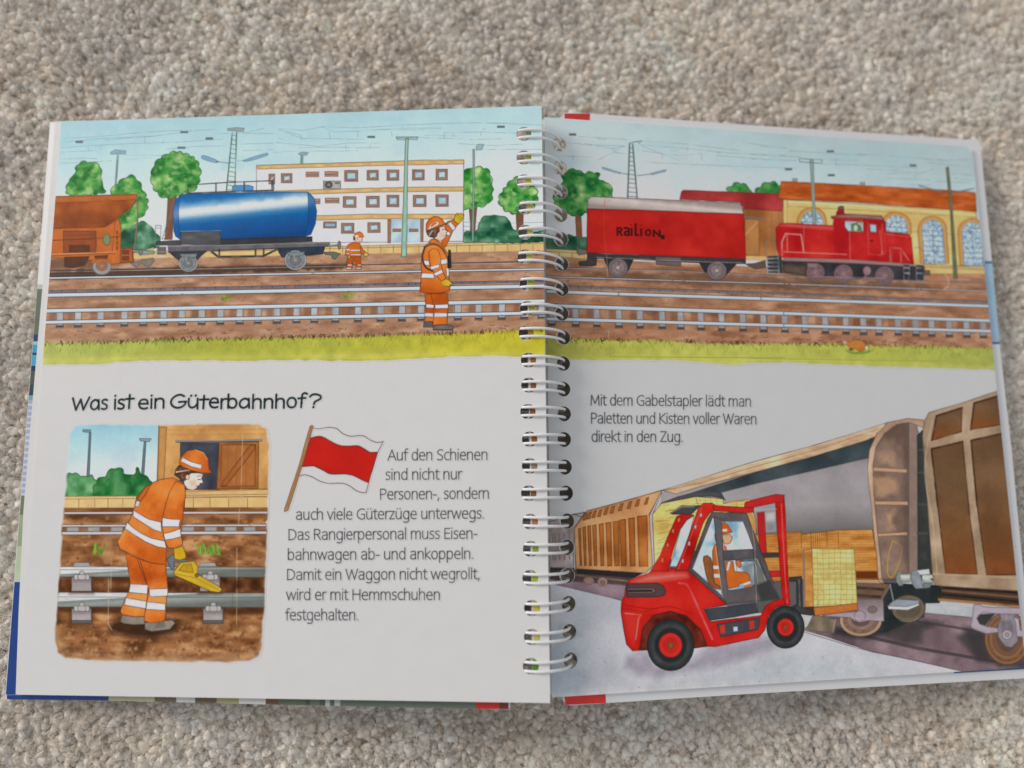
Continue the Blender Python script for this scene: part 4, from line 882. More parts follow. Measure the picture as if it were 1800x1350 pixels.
P.art('goods_wagon_print', 'red covered wagon with a grey roof')
P.fill(C('495,985 600,1000 1540,1030 1540,1065 1240,1060 800,1035 560,1030 555,1075 520,1080 445,1075 440,1050 495,1045'), (64, 62, 66), (44, 42, 46), 1.0, var=.12)
P.fill(C('605,1030 800,1035 765,1110 640,1110'), (50, 54, 60), (36, 38, 42), 1.0); P.fill(C('1235,1060 1480,1065 1410,1140 1270,1120'), (50, 54, 60), (36, 38, 42), 1.0)
def wheelR(c, rx, ry): 
    P.ell(*c, rx, ry, (116, 108, 112), ink=(62, 58, 62), iw=1.4); P.ell(*c, rx * .72, ry * .72, (124, 114, 116), ink=(70, 64, 68), iw=.9, var=.1, ns=0); P.ell(*c, rx * .2, ry * .2, (176, 172, 172), ink=(70, 64, 68))
wheelR(C('698,1090')[0], 17.2, 16.4); wheelR(C('1350,1110')[0], 17.2, 16)
P.fill(C('945,1018 1115,1022 1112,1080 950,1070'), (104, 94, 98), (62, 56, 60), 1.2); P.line(C('955,1045 1110,1050'), (70, 62, 66), 1.6)
P.line(C('560,1022 1300,1052 1520,1058'), (140, 134, 136), 1.6, .8)
P.fill(C('495,700 500,640 520,622 700,628 1300,655 1490,665 1515,680 1526,735 1300,728 495,702'), (172, 166, 164), (86, 76, 74), 1.3, grad=(C('900,635')[0], C('898,715')[0], [(0, (146, 138, 136)), (.35, (184, 178, 176)), (.8, (168, 160, 158)), (1, (144, 136, 134))]), var=.04)
P.fill(C('495,702 800,708 1300,728 1526,736 1535,880 1540,1030 1300,1022 800,1003 493,990'), (178, 40, 38), (94, 34, 34), 1.2, pal=[(168, 36, 34), (180, 42, 38), (188, 50, 44)], ns=2, var=.03)
P.fill(C('425,985 440,960 490,975 490,1000 440,1008'), (110, 110, 106), (70, 68, 68), 1.0); P.line(C('432,880 432,990'), (92, 104, 104), 1.2); P.line(C('432,890 490,895'), (92, 104, 104), 1.0)
P.fill(C('1535,1065 1600,1060 1670,1040 1675,1090 1600,1100'), (92, 84, 80), (62, 56, 54), 1.0)
LC = (62, 26, 28)
t = T(1060, 380, 12.857)
for st in ('325,430 325,265 395,265 420,300 395,345 325,350', '365,350 425,430', '485,270 555,268 580,290 580,430 500,425 485,380 520,345 580,345', '645,285 645,430', '735,185 735,430 795,430', '860,295 860,435', '1145,450 1145,325 1280,455 1280,330'):
    P.line(t(st), LC, 3.7, .96, vary=.05)
P.ell(*t('1018,372')[0], 5.4, 6.2, LC); P.ell(*t('1018,372')[0], 2.6, 3.4, (176, 42, 38))
P.ell(*t('638,195')[0], 1.5, 1.4, (120, 36, 34)); P.ell(*t('866,205')[0], 1.5, 1.4, (120, 36, 34)); P.fill(t('1305,430 1390,425 1390,520 1305,520'), (44, 36, 40))
P.line(C('612,640 606,800 618,1010'), (196, 84, 66), 1.1, .6); P.line(C('625,1010 630,1160'), (196, 176, 150), 1.2, .5)

P.art('locomotive_print')
P.fill(D('200,1040 1060,1075 1145,1085 1140,1175 1010,1170 780,1165 460,1160 210,1125'), (56, 58, 64), soft=1.6, var=.15)
P.fill(D('215,1075 360,1080 360,1140 215,1120'), (140, 106, 80), soft=4, alpha=.5)
P.fill(D('105,1015 200,1010 205,1125 110,1122'), (58, 64, 70), (44, 46, 52), 1.0)
for k in range(4): P.line(D(f'112,{1030 + k * 26} 176,{1028 + k * 27}'), (156, 166, 172), 2.6, .9)
P.line(D('180,1015 184,1122'), (140, 148, 152), 2.0); P.line(D('108,1015 108,1125 190,1128'), (150, 158, 164), 1.6)
P.line(D('98,910 102,1020'), (110, 106, 106), 1.8); P.line(D('98,905 150,903 158,1010'), (110, 106, 106), 1.8)
P.fill(D('165,830 190,800 240,795 540,812 545,770 530,765 530,752 560,750 565,718 610,718 615,735 860,748 885,790 892,852 1040,868 1058,890 1072,1065 700,1045 640,1035 215,1025 185,1010 168,960'), (180, 36, 40), (92, 32, 36), 1.3, pal=[(162, 28, 34), (180, 38, 40), (192, 52, 48)], ns=2, var=.03)
P.fill(D('175,810 240,798 545,820 540,842 240,822'), (206, 92, 88), soft=2.5, alpha=.8); P.line(D('350,815 345,990'), (196, 110, 104), 2.2, .6)
P.line(D('205,1010 204,920 228,866 330,872 348,985'), (196, 150, 146), 2.4, .85); P.line(D('238,870 240,980'), (196, 150, 146), 1.8, .7)
P.line(D('215,985 630,1002'), (202, 130, 126), 2.2, .8); P.fill(D('215,1022 640,1034 1000,1060 1000,1080 640,1058 215,1045'), (150, 124, 124), (86, 60, 62), 1.0)
P.fill(D('545,770 640,770 640,1000 550,985'), (160, 30, 36), soft=2, alpha=.5); P.line(D('640,770 650,850 655,1040'), (206, 110, 106), 1.8, .7)
P.fill(D('525,752 600,742 700,738 855,750 880,775 760,765 600,760'), (138, 110, 106), (84, 62, 62), 1.1, var=.08); P.fill(D('575,690 612,686 614,735 570,738'), (150, 40, 42), (80, 34, 38), 1.0); P.ell(*D('595,695')[0], 4.4, 3.4, (116, 84, 82), ink=(72, 54, 54))
P.fill(D('618,782 740,786 742,852 640,850 618,820'), (166, 186, 196), (84, 48, 50), 1.4); P.fill(D('660,800 715,790 735,848 660,846'), (70, 130, 92), soft=1); P.ell(*D('715,795')[0], 3.6, 4.2, (206, 172, 152), ink=(100, 76, 70)); P.ell(*D('690,828')[0], 3.6, 5.2, (212, 194, 176)); P.fill(D('698,780 735,776 738,790 700,792'), (120, 110, 70))
P.fill(D('782,802 826,806 828,858 786,854'), (152, 180, 198), (88, 44, 46), 1.5); P.line(D('770,790 775,1000 860,1008 866,800'), (206, 120, 116), 1.6, .6); P.line(D('850,850 868,1000'), (212, 140, 134), 2.4, .7); P.line(D('880,860 885,1000'), (206, 120, 114), 1.3, .5); P.ell(*D('795,912')[0], 3, 2, (120, 30, 36))
P.line(D('895,868 1035,886'), (206, 104, 98), 2.2, .7); P.line(D('920,1050 915,958 985,962 1040,1040'), (176, 128, 122), 2.2, .85); P.line(D('985,965 990,1050'), (176, 128, 122), 2.0, .8); P.line(D('930,975 930,1050'), (150, 100, 98), 1.4, .7)
def lw(c, r):
    P.ell(*c, r, r * .98, (128, 108, 114), ink=(72, 60, 66), iw=1.3); P.ell(*c, r * .84, r * .82, (116, 98, 104), ink=(86, 70, 76), iw=.8, var=.12, ns=0); P.ell(*c, r * .4, r * .4, (134, 114, 118), ink=(90, 74, 80), iw=.8); P.ell(*c, r * .18, r * .18, (160, 130, 126), ink=(84, 70, 72))
for x, y, r in ((425, 1120, 16), (610, 1130, 16.6), (880, 1142, 16.6)): lw(D(f'{x},{y}')[0], r)
P.fill(D('370,1060 440,1062 440,1090 372,1088'), (138, 116, 120), (84, 68, 72), 1.0); P.line(D('420,1150 880,1160'), (140, 116, 122), 3.0, .9); P.ell(*D('765,1110')[0], 7, 8, (144, 118, 124), ink=(82, 66, 72)); P.line(D('765,1125 740,1175 775,1170'), (132, 108, 112), 3.4, .85)
for a in ('1005,1068 1045,1070 1040,1172 1008,1170', '1088,1070 1140,1074 1140,1176 1092,1172'):
    P.fill(D(a), (58, 60, 66), (150, 152, 158), 1.1)
for x in (1012, 1094):
    for y in (1090, 1125): P.line(D(f'{x},{y} {x + 32},{y + 2}'), (158, 164, 172), 2.4, .9)
P.fill(D('1140,1105 1180,1108 1180,1140 1142,1138'), (104, 92, 86), (70, 60, 58), 1.0); P.line(D('1072,960 1110,955 1135,985 1138,1070'), (110, 100, 96), 1.5)
P.back(bgR)
P.fill(D('1160,1150 1300,1160 1290,1235 1180,1230'), (170, 120, 88), soft=4, alpha=.5); P.line(D('1280,1130 1300,1170 1298,1210 1265,1240'), (196, 172, 140), 2.0, .75, smooth=True)

P.art('rabbit_print')
R_ = T(1480, 590, 30)
P.fill(R_('200,760 400,900 800,960 1400,900 1500,780 1200,860 500,860'), (86, 140, 66), soft=2.0, smooth=True, alpha=.9)
P.fill(R_('0,380 120,270 260,250 400,300 560,240 900,230 1150,330 1270,520 1240,700 1050,840 900,840 760,720 560,680 400,620 280,500 120,460'), (180, 122, 62), (110, 74, 44), 1.0, smooth=True, var=.08)
P.fill(R_('0,360 120,280 230,270 250,430 120,450'), (178, 164, 158), soft=1.2); P.fill(R_('500,220 640,80 720,90 600,230'), (164, 122, 92), (110, 78, 58), .9); P.ell(*R_('1300,640')[0], 2.4, 2.8, (206, 200, 194)); P.ell(*R_('470,730')[0], 4, 2.6, (116, 92, 66)); P.fill(R_('860,600 1100,560 1120,780 900,800'), (188, 112, 48), soft=2, alpha=.6)
P.back(bgR)
for sg in ('640,640 648,775 700,777 1300,782 1800,784',): P.line(Gz(sg), (120, 128, 44), 1.2, .65); P.line(Gz('633,600 642,700'), (214, 200, 150), 1.0, .5)
P.line(Hz('0,788 700,800 1180,806 1240,790 1256,750 1254,700'), (124, 136, 48), 1.2, .6, smooth=True); P.line(Hz('0,794 700,806 1180,812'), (206, 206, 120), .9, .5)

P.art('paragraph_text')
for txt, x0, y0, x1, y1 in (('Mit dem Gabelstapler lädt man', 1037, 712, 1321, 714.3), ('Paletten und Kisten voller Waren', 1038, 743.8, 1330.5, 745.3), ('direkt in den Zug.', 1039, 776, 1201.5, 776.3)):
    lettering(P, txt, x0, y0, x1, y1, 13.2, (62, 68, 72), 1.9)

# ------------------------------------------------------------------ loading scene
P.art('loading_scene_print')
P.fill(ID('940,1020 966,1027 1092,1052 1130,1090 1419,1116 1608,1158 1691,1177 1830,1172 1830,1260 940,1260'), pal=[(170, 179, 189), (175, 182, 191), (180, 187, 194)], ns=3, soft=1.5, edge=0)
P.fill(ID('940,1100 1010,1110 1030,1180 1020,1240 940,1240'), (140, 160, 178), soft=14, alpha=.5, blot=8); P.fill(ID('1400,1150 1560,1180 1640,1200 1300,1225 1150,1215'), (160, 174, 182), soft=14, alpha=.5, blot=6)
P.fill(ID('940,1218 1320,1198 1830,1168 1830,1240 940,1260'), (188, 190, 192), soft=5, alpha=.5)
for k in range(22):
    x, y = random.uniform(1010, 1560), random.uniform(1090, 1210); P.line([(x, y), (x + random.uniform(1, 4), y + random.uniform(-1, 1.5))], (120, 126, 140), 1.4, .6)
P.fill(Q('1150,262 1480,290 1480,362 1140,335'), (166, 176, 182), soft=1.2)
P.fill(Q('340,440 480,340 880,320 1150,328 1470,358 1800,380 1830,700 1700,692 1390,712 1240,676 1080,640 800,586 480,478'), (124, 108, 116), pal=[(96, 84, 92), (122, 106, 114), (142, 126, 132)], ns=2, ink=(84, 76, 84), iw=.9)
P.fill(Q('560,430 860,360 1150,400 1540,470 1560,560 1640,660 1100,560 760,490'), (104, 90, 96), soft=6, alpha=.55, blot=3)
P.line(Q('640,455 1100,560 1400,612 1650,655'), (70, 64, 70), 5.5, .85); P.line(Q('1100,385 1330,420 1560,462'), (76, 68, 74), 4.5, .8); P.fill(Q('860,240 1010,300 980,400 900,450 780,500 540,470 560,420 760,440 850,330'), (46, 48, 54), soft=5, alpha=.9); P.fill(Q('960,400 1160,390 1200,420 900,470'), (60, 58, 62), soft=6, alpha=.6); P.fill(Q('1400,420 1560,470 1580,600 1640,680 1800,690 1800,640 1500,640 1440,520'), (62, 56, 60), soft=7, alpha=.7)
P.line(Q('340,450 700,560 1080,642 1390,712'), (96, 86, 94), 1.2, .8)
P.fill(M('235,1140 420,1088 760,1140 735,1262 560,1218'), (132, 114, 126), (86, 76, 86), 1.0, pal=[(112, 96, 106), (136, 118, 130), (150, 132, 142)], ns=2)

P.art('freight_wagon_print', 'grey wagon at the far left of the loading scene')
P.fill(M('235,728 480,676 440,740 410,785 405,1055 235,1052'), (150, 144, 144), INK, 1.0, pal=[(136, 128, 128), (154, 148, 148), (168, 164, 164)], ns=1)
P.line(M('235,745 400,690 480,678'), (70, 68, 70), 1.2); P.line(M('405,690 470,710'), (70, 68, 70), 1.1)
for x in (268, 283, 310, 342, 375): P.line(M(f'{x},{830 - (x - 268) * .25} {x + 2},{880 - (x - 268) * .2}'), (86, 78, 80), 1.4, .8); P.line(M(f'{x},{930 - (x - 268) * .1} {x + 4},{990 - (x - 268) * .05}'), (86, 78, 80), 1.4, .8)
P.fill(M('235,1040 410,1045 410,1075 235,1068'), (58, 54, 56), soft=1.4)

P.art('freight_wagon_print', 'tan wagon with brown slatted sides')
P.fill(M('235,1062 420,1052 870,1072 800,1112 780,1160 500,1140 235,1120'), (82, 70, 72), soft=1.4, var=.12); P.line(M('420,1090 765,1130'), (140, 116, 90), 2.6, .9); P.fill(M('425,1052 870,1074 805,1108 430,1078'), (50, 48, 50), (36, 36, 38), 1.0)
P.ell(*M('505,1128')[0], 9.6, 6.8, (142, 118, 112), ink=(90, 76, 74), iw=1); P.ell(*M('597,1135')[0], 8.8, 8, (150, 126, 118), ink=(90, 76, 74), iw=1); P.ell(*M('597,1140')[0], 4, 3.6, (130, 104, 98), ink=(90, 76, 74))
P.fill(M('410,785 440,740 495,668 740,602 988,532 972,572 905,690 915,800 930,1030 880,1078 640,1062 420,1050'), (190, 144, 98), INK, 1.3, pal=[(178, 130, 84), (192, 146, 100), (202, 160, 116)], ns=2)
for x0, x1, y0, y1 in ((437, 458, 780, 1026), (466, 490, 770, 1026), (498, 524, 763, 1027), (531, 560, 758, 1027), (574, 607, 750, 1028), (618, 658, 742, 1029), (665, 708, 733, 1029), (708, 754, 722, 1029), (768, 812, 712, 1030), (826, 896, 698, 1032)):
    P.fill(M(f'{x0},{y0 + 6} {x1 - 6},{y0} {x1},{y1} {x0 + 12},{y1 + 2}'), (160, 98, 48), (86, 52, 30), 1.2, pal=[(140, 78, 34), (162, 98, 46), (176, 116, 62)], ns=2)
for x, y in ((480, 708), (508, 700), (540, 692), (577, 684), (617, 672), (660, 662), (716, 645), (772, 632), (826, 616), (885, 604)):
    P.fill(M(f'{x - 16},{y + 22} {x},{y - 22} {x + 18},{y - 28} {x + 6},{y + 20}'), (156, 98, 52), (92, 58, 36), 1.1)
P.fill(M('972,560 990,545 930,680 925,740 945,1020 925,1030 905,700'), (178, 176, 176), (84, 78, 78), 1.1)

P.art('freight_wagon_print', 'wide open wagon being loaded with crates')
P.fill(ID('1163,866 1228,848 1320,828 1437,796 1540,766 1560,990 1600,1060 1300,1080 1150,980'), (150, 148, 154), grad=((1430, 800), (1440, 945), [(0, (120, 115, 117)), (.15, (140, 139, 144)), (.6, (150, 150, 155)), (.85, (120, 120, 122)), (1, (92, 92, 95))]), var=.05, ns=2)
P.fill(ID('1160,886 1228,862 1320,832 1437,800 1539,768 1532,804 1437,826 1330,850 1268,866 1276,880 1238,868 1160,888'), (58, 70, 76), pal=[(46, 58, 64), (56, 69, 75), (66, 79, 84)], ns=2, soft=1.2)
P.fill(M('985,615 1090,575 1250,535 1370,545 1380,575 1210,572 985,618'), (78, 80, 84), (56, 58, 62), 1.0)
P.fill(ID('1163,862 1228,842 1320,813 1437,781 1500,762 1562,742 1562,758 1520,775 1437,800 1320,832 1228,856 1188,868'), (192, 166, 134), INK, 1.1, pal=[(180, 154, 122), (194, 170, 138), (204, 184, 156)], ns=4); P.line(ID('1168,862 1228,850 1320,822 1437,790 1545,754'), (132, 108, 84), 1.2, .8); P.line(ID('1180,857 1320,815 1437,783 1545,748'), (214, 204, 186), 1.4, .6)
P.fill(Q('690,130 880,140 860,245 700,215'), (92, 70, 56), (60, 48, 42), 1.0)
for y in (150, 180, 210): P.line(Q(f'695,{y} 860,{y + 10}'), (54, 44, 40), 2.6, .85)
P.fill(Q('880,130 1250,146 1262,210 1240,262 1140,262 930,255 870,245 860,210'), (44, 48, 54), (32, 34, 38), 1.0, var=.1)
P.fill(N('820,470 880,380 960,322 1040,312 1050,1345 862,1345 845,1150 828,1000 805,760 800,600'), (122, 102, 92), pal=[(100, 82, 74), (122, 104, 94), (140, 122, 110)], ns=2, ink=INK, iw=.9)
for a, al in (('840,520 940,500 960,600 830,600', .45), ('820,680 960,670 970,770 880,800 830,790', .6), ('880,900 940,890 950,1020 890,1020', .65)): P.fill(N(a), (194, 158, 122), soft=5, alpha=al, blot=3)
P.fill(N('1005,330 1040,312 1045,1300 1010,1200'), (84, 76, 72), soft=5, alpha=.6)
P.fill(N('1040,310 1090,318 1110,400 1098,700 1100,1345 1040,1345'), (134, 118, 110), (80, 70, 66), 1.1, var=.06); P.fill(N('1095,395 1140,350 1150,700 1205,1345 1100,1345 1098,700'), (56, 62, 62), (40, 44, 46), 1.0, var=.1)
for y in (490, 640, 850, 1040): P.line(N(f'1096,{y} 1160,{y}'), (84, 88, 86), 4, .6)
for a in ('805,605 1028,618 1028,642 806,630', '815,828 1033,830 1035,855 818,852', '832,1042 1028,1032 1030,1052 834,1062'): P.fill(N(a), (188, 154, 126), (98, 78, 66), 1.0)
P.line(N('935,1090 990,1130 985,1200 950,1300 925,1332 900,1300 905,1190 935,1090'), (186, 150, 64), 2.0, .9, smooth=True)
P.fill(N('768,600 782,490 828,385 900,310 1030,283 1140,293 1140,345 1040,310 960,322 880,382 824,470 804,590 808,760 830,1000 850,1180 864,1345 832,1345 815,1100 795,880 776,720'), (178, 152, 130), (98, 82, 72), 1.2, pal=[(162, 136, 114), (180, 154, 132), (196, 174, 154)], ns=2)
P.fill(N('690,1340 865,1340 880,1380 690,1380'), (176, 146, 112), (98, 80, 64), 1.0)
Y1, Y2 = T(1400, 970, 4.534), T(1660, 1020, 5.6)
P.fill(Y1('600,640 720,560 1020,540 1160,565 1010,620 1000,720 860,740 700,690'), (60, 58, 60), soft=6, alpha=.7)
P.fill(Y1('745,252 1085,280 1140,300 1165,380 1110,405 1030,400 1015,520 880,570 720,640 560,650 640,590 700,540 688,380'), (44, 52, 54), soft=1.6, var=.12)
P.fill(Y1('80,610 130,508 190,512 312,538 300,645 120,632'), (120, 112, 96), (84, 76, 66), 1.0, soft=1.2, var=.12); P.line(Y1('312,538 290,640'), (170, 150, 112), 2.0, .7)
P.fill(Y1('470,215 680,250 745,258 670,382 480,372'), (112, 90, 76), (60, 50, 46), 1.0, var=.1)
for sg in ('475,285 690,300', '475,345 675,360'): P.line(Y1(sg), (56, 48, 44), 5.0, .85)
P.fill(Y1('470,215 640,212 672,252 470,246'), (180, 152, 122), (112, 92, 74), 1.0)
P.fill(Y1('745,256 700,300 665,380 690,380 755,270'), (116, 100, 84), (66, 58, 52), 1.0)
cw = Y1('512,545')[0]
P.ell(*cw, 37.5, 28.5, (168, 142, 118), ink=(78, 66, 60), iw=1.3); P.ell(*cw, 31, 23, (124, 106, 94), ink=(98, 82, 74), iw=1.0, ns=0, var=.1); P.ell(*cw, 25, 18, (138, 116, 102), ink=(104, 88, 80)); P.ell(*cw, 16, 11, (96, 82, 78), soft=1.6)
P.fill(Y1('478,374 692,376 697,552 570,546 520,562 455,548 440,525 205,512 300,488 480,474'), (142, 132, 140), (84, 78, 84), 1.1, grad=(Y1('590,375')[0], Y1('590,560')[0], [(0, (118, 108, 112)), (.55, (146, 136, 144)), (1, (166, 160, 170))]), var=.06)
P.ell(*Y1('605,460')[0], 8.4, 6.4, (116, 108, 106), ink=(92, 86, 88)); P.ell(*Y1('505,515')[0], 10.2, 10, (158, 148, 164), ink=(88, 82, 92)); P.line(Y1('440,524 690,548'), (182, 176, 186), 1.4, .6)
cw = Y1('892,452')[0]
P.ell(*cw, 29.5, 24, (106, 98, 82), ink=(52, 50, 46), iw=1.3, var=.08); P.ell(*cw[:2], 22, 17, (90, 84, 72), soft=2.5); P.line(Y1('775,490 830,545 900,558 970,530'), (150, 140, 118), 1.6, .5, smooth=True)
P.line(Y1('745,262 772,388'), (124, 140, 146), 2.6, .9)
P.fill(Y1('728,432 760,400 800,378 978,388 972,414 882,438'), (140, 152, 166), (84, 92, 102), 1.0, var=.06); P.fill(Y1('728,432 882,438 975,412 976,426 886,464 734,456'), (198, 206, 210), (96, 104, 110), .9)
P.fill(Y1('795,192 814,160 842,158 828,184 832,240 852,266 820,272 795,236'), (128, 142, 142), (80, 88, 90), 1.0)
P.fill(Y1('824,180 908,176 908,242 830,244'), (176, 188, 180), (92, 100, 98), 1.0, grad=(Y1('865,176')[0], Y1('865,244')[0], [(0, (156, 168, 164)), (.3, (198, 208, 200)), (1, (122, 136, 134))]))
P.fill(Y1('1000,182 1082,180 1094,214 1086,252 1020,254 1000,216'), (166, 178, 172), (90, 98, 98), 1.0, grad=(Y1('1045,180')[0], Y1('1045,254')[0], [(0, (158, 170, 166)), (.35, (194, 204, 196)), (1, (122, 134, 134))])); P.fill(Y1('1010,250 1086,250 1060,285 1008,292'), (112, 124, 130), (78, 86, 92), .9)
P.fill(Y1('922,152 955,140 986,176 1000,236 1012,290 950,294 920,256 906,200'), (128, 140, 148), (80, 88, 96), 1.1, var=.07, ns=1)
P.fill(Y1('955,148 1056,136 1064,178 985,184'), (188, 198, 200), (94, 102, 106), 1.0, var=.05)

P.art('freight_wagon_print', 'large brown panelled wagon at the right')
P.fill(Q('1180,100 1800,150 1830,300 1770,290 1250,238 1255,160'), (74, 58, 48), (48, 40, 38), 1.0)
for sg, c, ww in (('1262,180 1780,225', (120, 92, 72), 3.4), ('1262,205 1780,255', (40, 38, 38), 4.4), ('1240,240 1500,262 1790,290', (160, 124, 90), 5.0), ('1262,160 1780,195', (36, 34, 36), 4.0)): P.line(Q(sg), c, ww, .9)
wagon_id = P.cur; P.art('wagon_wheel_print')
P.fill(Y2('120,560 240,470 400,520 396,690 480,810 640,836 784,820 784,848 600,850 300,770'), (58, 60, 62), soft=6, alpha=.75)
cw = Y2('618,572')[0]
P.ell(*cw, 40, 46.5, (138, 102, 74), ink=(66, 50, 42), iw=1.5, var=.06); P.ell(*cw, 34, 40, (126, 94, 70), ink=(84, 62, 48), iw=1.5, var=.08, ns=0); P.ell(*cw, 30.5, 36, (144, 110, 82), ink=(96, 72, 56), iw=1.0); P.ell(*cw, 27, 32, (114, 86, 66), soft=1.6); P.ell(*cw, 19, 23, (96, 78, 68), soft=2.2)
P.fill(Y2('345,335 515,322 440,395 405,445 345,432 312,390'), (60, 64, 64), soft=1.2)
P.fill(Y2('545,328 692,332 722,520 722,600 664,660 600,652 530,560 518,480 555,372'), (134, 132, 142), (80, 78, 88), 1.1, var=.08); P.line(Y2('608,345 612,470'), (158, 154, 164), 3.4, .7); P.fill(Y2('560,400 660,395 680,500 560,510'), (104, 102, 110), soft=3, alpha=.6)
P.fill(Y2('290,238 345,238 380,260 760,274 760,336 560,332 380,320 332,346 320,376 346,430 420,455 522,470 532,512 410,526 290,482 256,456 274,370 280,300'), (162, 156, 170), (84, 80, 90), 1.2, var=.05, ns=1)
P.fill(Y2('678,360 730,378 746,490 795,500 795,560 712,552 700,420'), (164, 158, 170), (86, 82, 92), 1.1); P.ell(*Y2('616,536')[0], 8.4, 8.4, (168, 164, 174), ink=(88, 84, 94)); P.ell(*Y2('616,536')[0], 4, 4, (146, 142, 152), ink=(100, 96, 106))
P.back(wagon_id)
P.fill(np.vstack([N('1130,400 1142,300 1172,245 1400,178 1620,104 1680,88 1830,1345'), Q('1830,100 1790,190 1755,182 1250,150 1205,140 1195,60')]), (160, 140, 116), (90, 76, 64), 1.3, pal=[(144, 124, 102), (160, 141, 118), (174, 156, 134)], ns=2)
BRN = lambda a, b, stops: (a, b, stops)
for a, p0, p1 in (('1222,266 1392,212 1386,372 1192,428', '1290,240', '1290,410'), ('1470,182 1640,132 1660,322 1448,358', '1550,160', '1550,340'), ('1188,484 1395,436 1440,900 1492,1310 1282,1306 1230,860', '1290,500', '1400,1300'), ('1450,428 1665,380 1720,800 1780,1312 1552,1316 1490,860', '1560,420', '1680,1300')):
    P.fill(N(a), (120, 80, 46), (58, 44, 36), 2.0, grad=(N(p0)[0], N(p1)[0], [(0, (106, 80, 58)), (.25, (108, 86, 62)), (.6, (112, 82, 54)), (1, (132, 80, 46))]), var=.09, ns=2)
    P.line(np.vstack([N(a)[-1], N(a)[0], N(a)[1]]), (52, 40, 32), 3.4, .7)
for sg in ('1195,300 1145,620 1200,1000 1230,1340',): P.line(N(sg), (190, 174, 148), 3.0, .5, smooth=True)
P.line(Q('1205,70 1760,96'), (184, 164, 132), 4.0, .7)

P.art('crate_print', 'stacked yellow and orange crates in the open wagon')
P.fill(M('925,690 985,618 1210,574 1392,590 1392,618 1570,590 1610,760 1600,900 1300,900 940,1030 930,800'), (212, 190, 112), INK, 1.0, pal=[(198, 174, 94), (214, 192, 114), (224, 206, 136)], ns=2)
for k in range(70):
    x = random.uniform(935, 1250); y = random.uniform(625, 980); P.line(M(f'{x},{y} {x + random.uniform(24, 50)},{y - random.uniform(5, 9)}'), (150, 120, 64), 1.0, .75)
P.line(M('1210,574 1225,630'), (120, 94, 54), 1.1)
for x in (1240, 1275, 1310, 1350, 1480, 1515, 1550): P.line(M(f'{x},585 {x},640'), (176, 138, 66), 1.0, .8)
for y in (600, 622): P.line(M(f'1215,{y - 4} 1390,{y + 4}'), (176, 138, 66), 1.0, .8); P.line(M(f'1400,{y} 1570,{y + 6}'), (176, 138, 66), 1.0, .8)
P.fill(np.vstack([N('-60,1060 85,1042 330,1030 335,1045 560,1020 800,1014 830,1200 838,1345 690,1345 240,1345'), N('-60,1400')]), (192, 136, 68), INK, 1.0, pal=[(172, 108, 48), (194, 138, 70), (208, 158, 92)], ns=4)
for x in (330, 395, 500, 575): P.line(N(f'{x},1028 {x + 3},1140'), (122, 78, 40), 1.6, .7)
for y in range(1045, 1330, 17):
    for x0, x1 in ((90, 320), (345, 400), (505, 570), (590, 810)):
        if y < 1140 or x0 < 300 or x0 > 560: P.line(N(f'{x0},{y} {(x0 + x1) / 2},{y + 3} {x1},{y}'), (150, 96, 46), 1.0, .6)
for x in range(410, 498, 14): P.line(N(f'{x},1032 {x + 2},1140'), (134, 84, 40), 1.2, .7)
P.fill(N('690,1290 832,1290 836,1340 690,1340'), (104, 56, 30), soft=1.6)

P.art('crate_print', 'pale yellow pallet load carried on the forks')
P.fill(np.vstack([N('345,1150 402,1140 412,1345'), Q('412,286 350,292')]), (200, 146, 78), (112, 78, 44), 1.0, pal=[(180, 122, 58), (202, 148, 80), (214, 166, 104)], ns=4); P.line(np.vstack([N('345,1150 352,1345'), Q('352,292')]), (128, 116, 110), 3.6, .8)
P.fill(np.vstack([N('402,1140 560,1144 678,1144 692,1345'), Q('700,265 690,275 412,288')]), (206, 194, 122), (112, 92, 56), 1.1, pal=[(194, 180, 106), (208, 196, 124), (218, 210, 146)], ns=1)
for y in np.arange(1170, 1345, 33): P.line(N(f'404,{y} 480,{y + 3} 560,{y - 2} 685,{y + 2}'), (138, 124, 76), 1.0, .65)
for y in np.arange(8, 280, 33): P.line(Q(f'410,{y} 480,{y + 3} 560,{y - 2} 692,{y + 2}'), (138, 124, 76), 1.0, .65)
for k, x in enumerate(np.arange(440, 690, 38)):
    P.line(np.vstack([N(f'{x - 4},1145 {x},1345'), Q(f'{x + 2},140 {x},280')]), (144, 128, 78), 1.0, .6)
for k in range(60):
    x = random.uniform(412, 680); y = random.uniform(0, 280); P.line(Q(f'{x},{y} {x},{y + 15}'), (152, 136, 82), 1.0, .6)
P.fill(Q('405,292 560,280 702,262 706,308 560,330 420,346'), (188, 116, 58), (98, 64, 38), 1.1, var=.08); P.fill(Q('350,292 412,288 420,346 352,318'), (70, 62, 56), (46, 44, 42), 1.0)

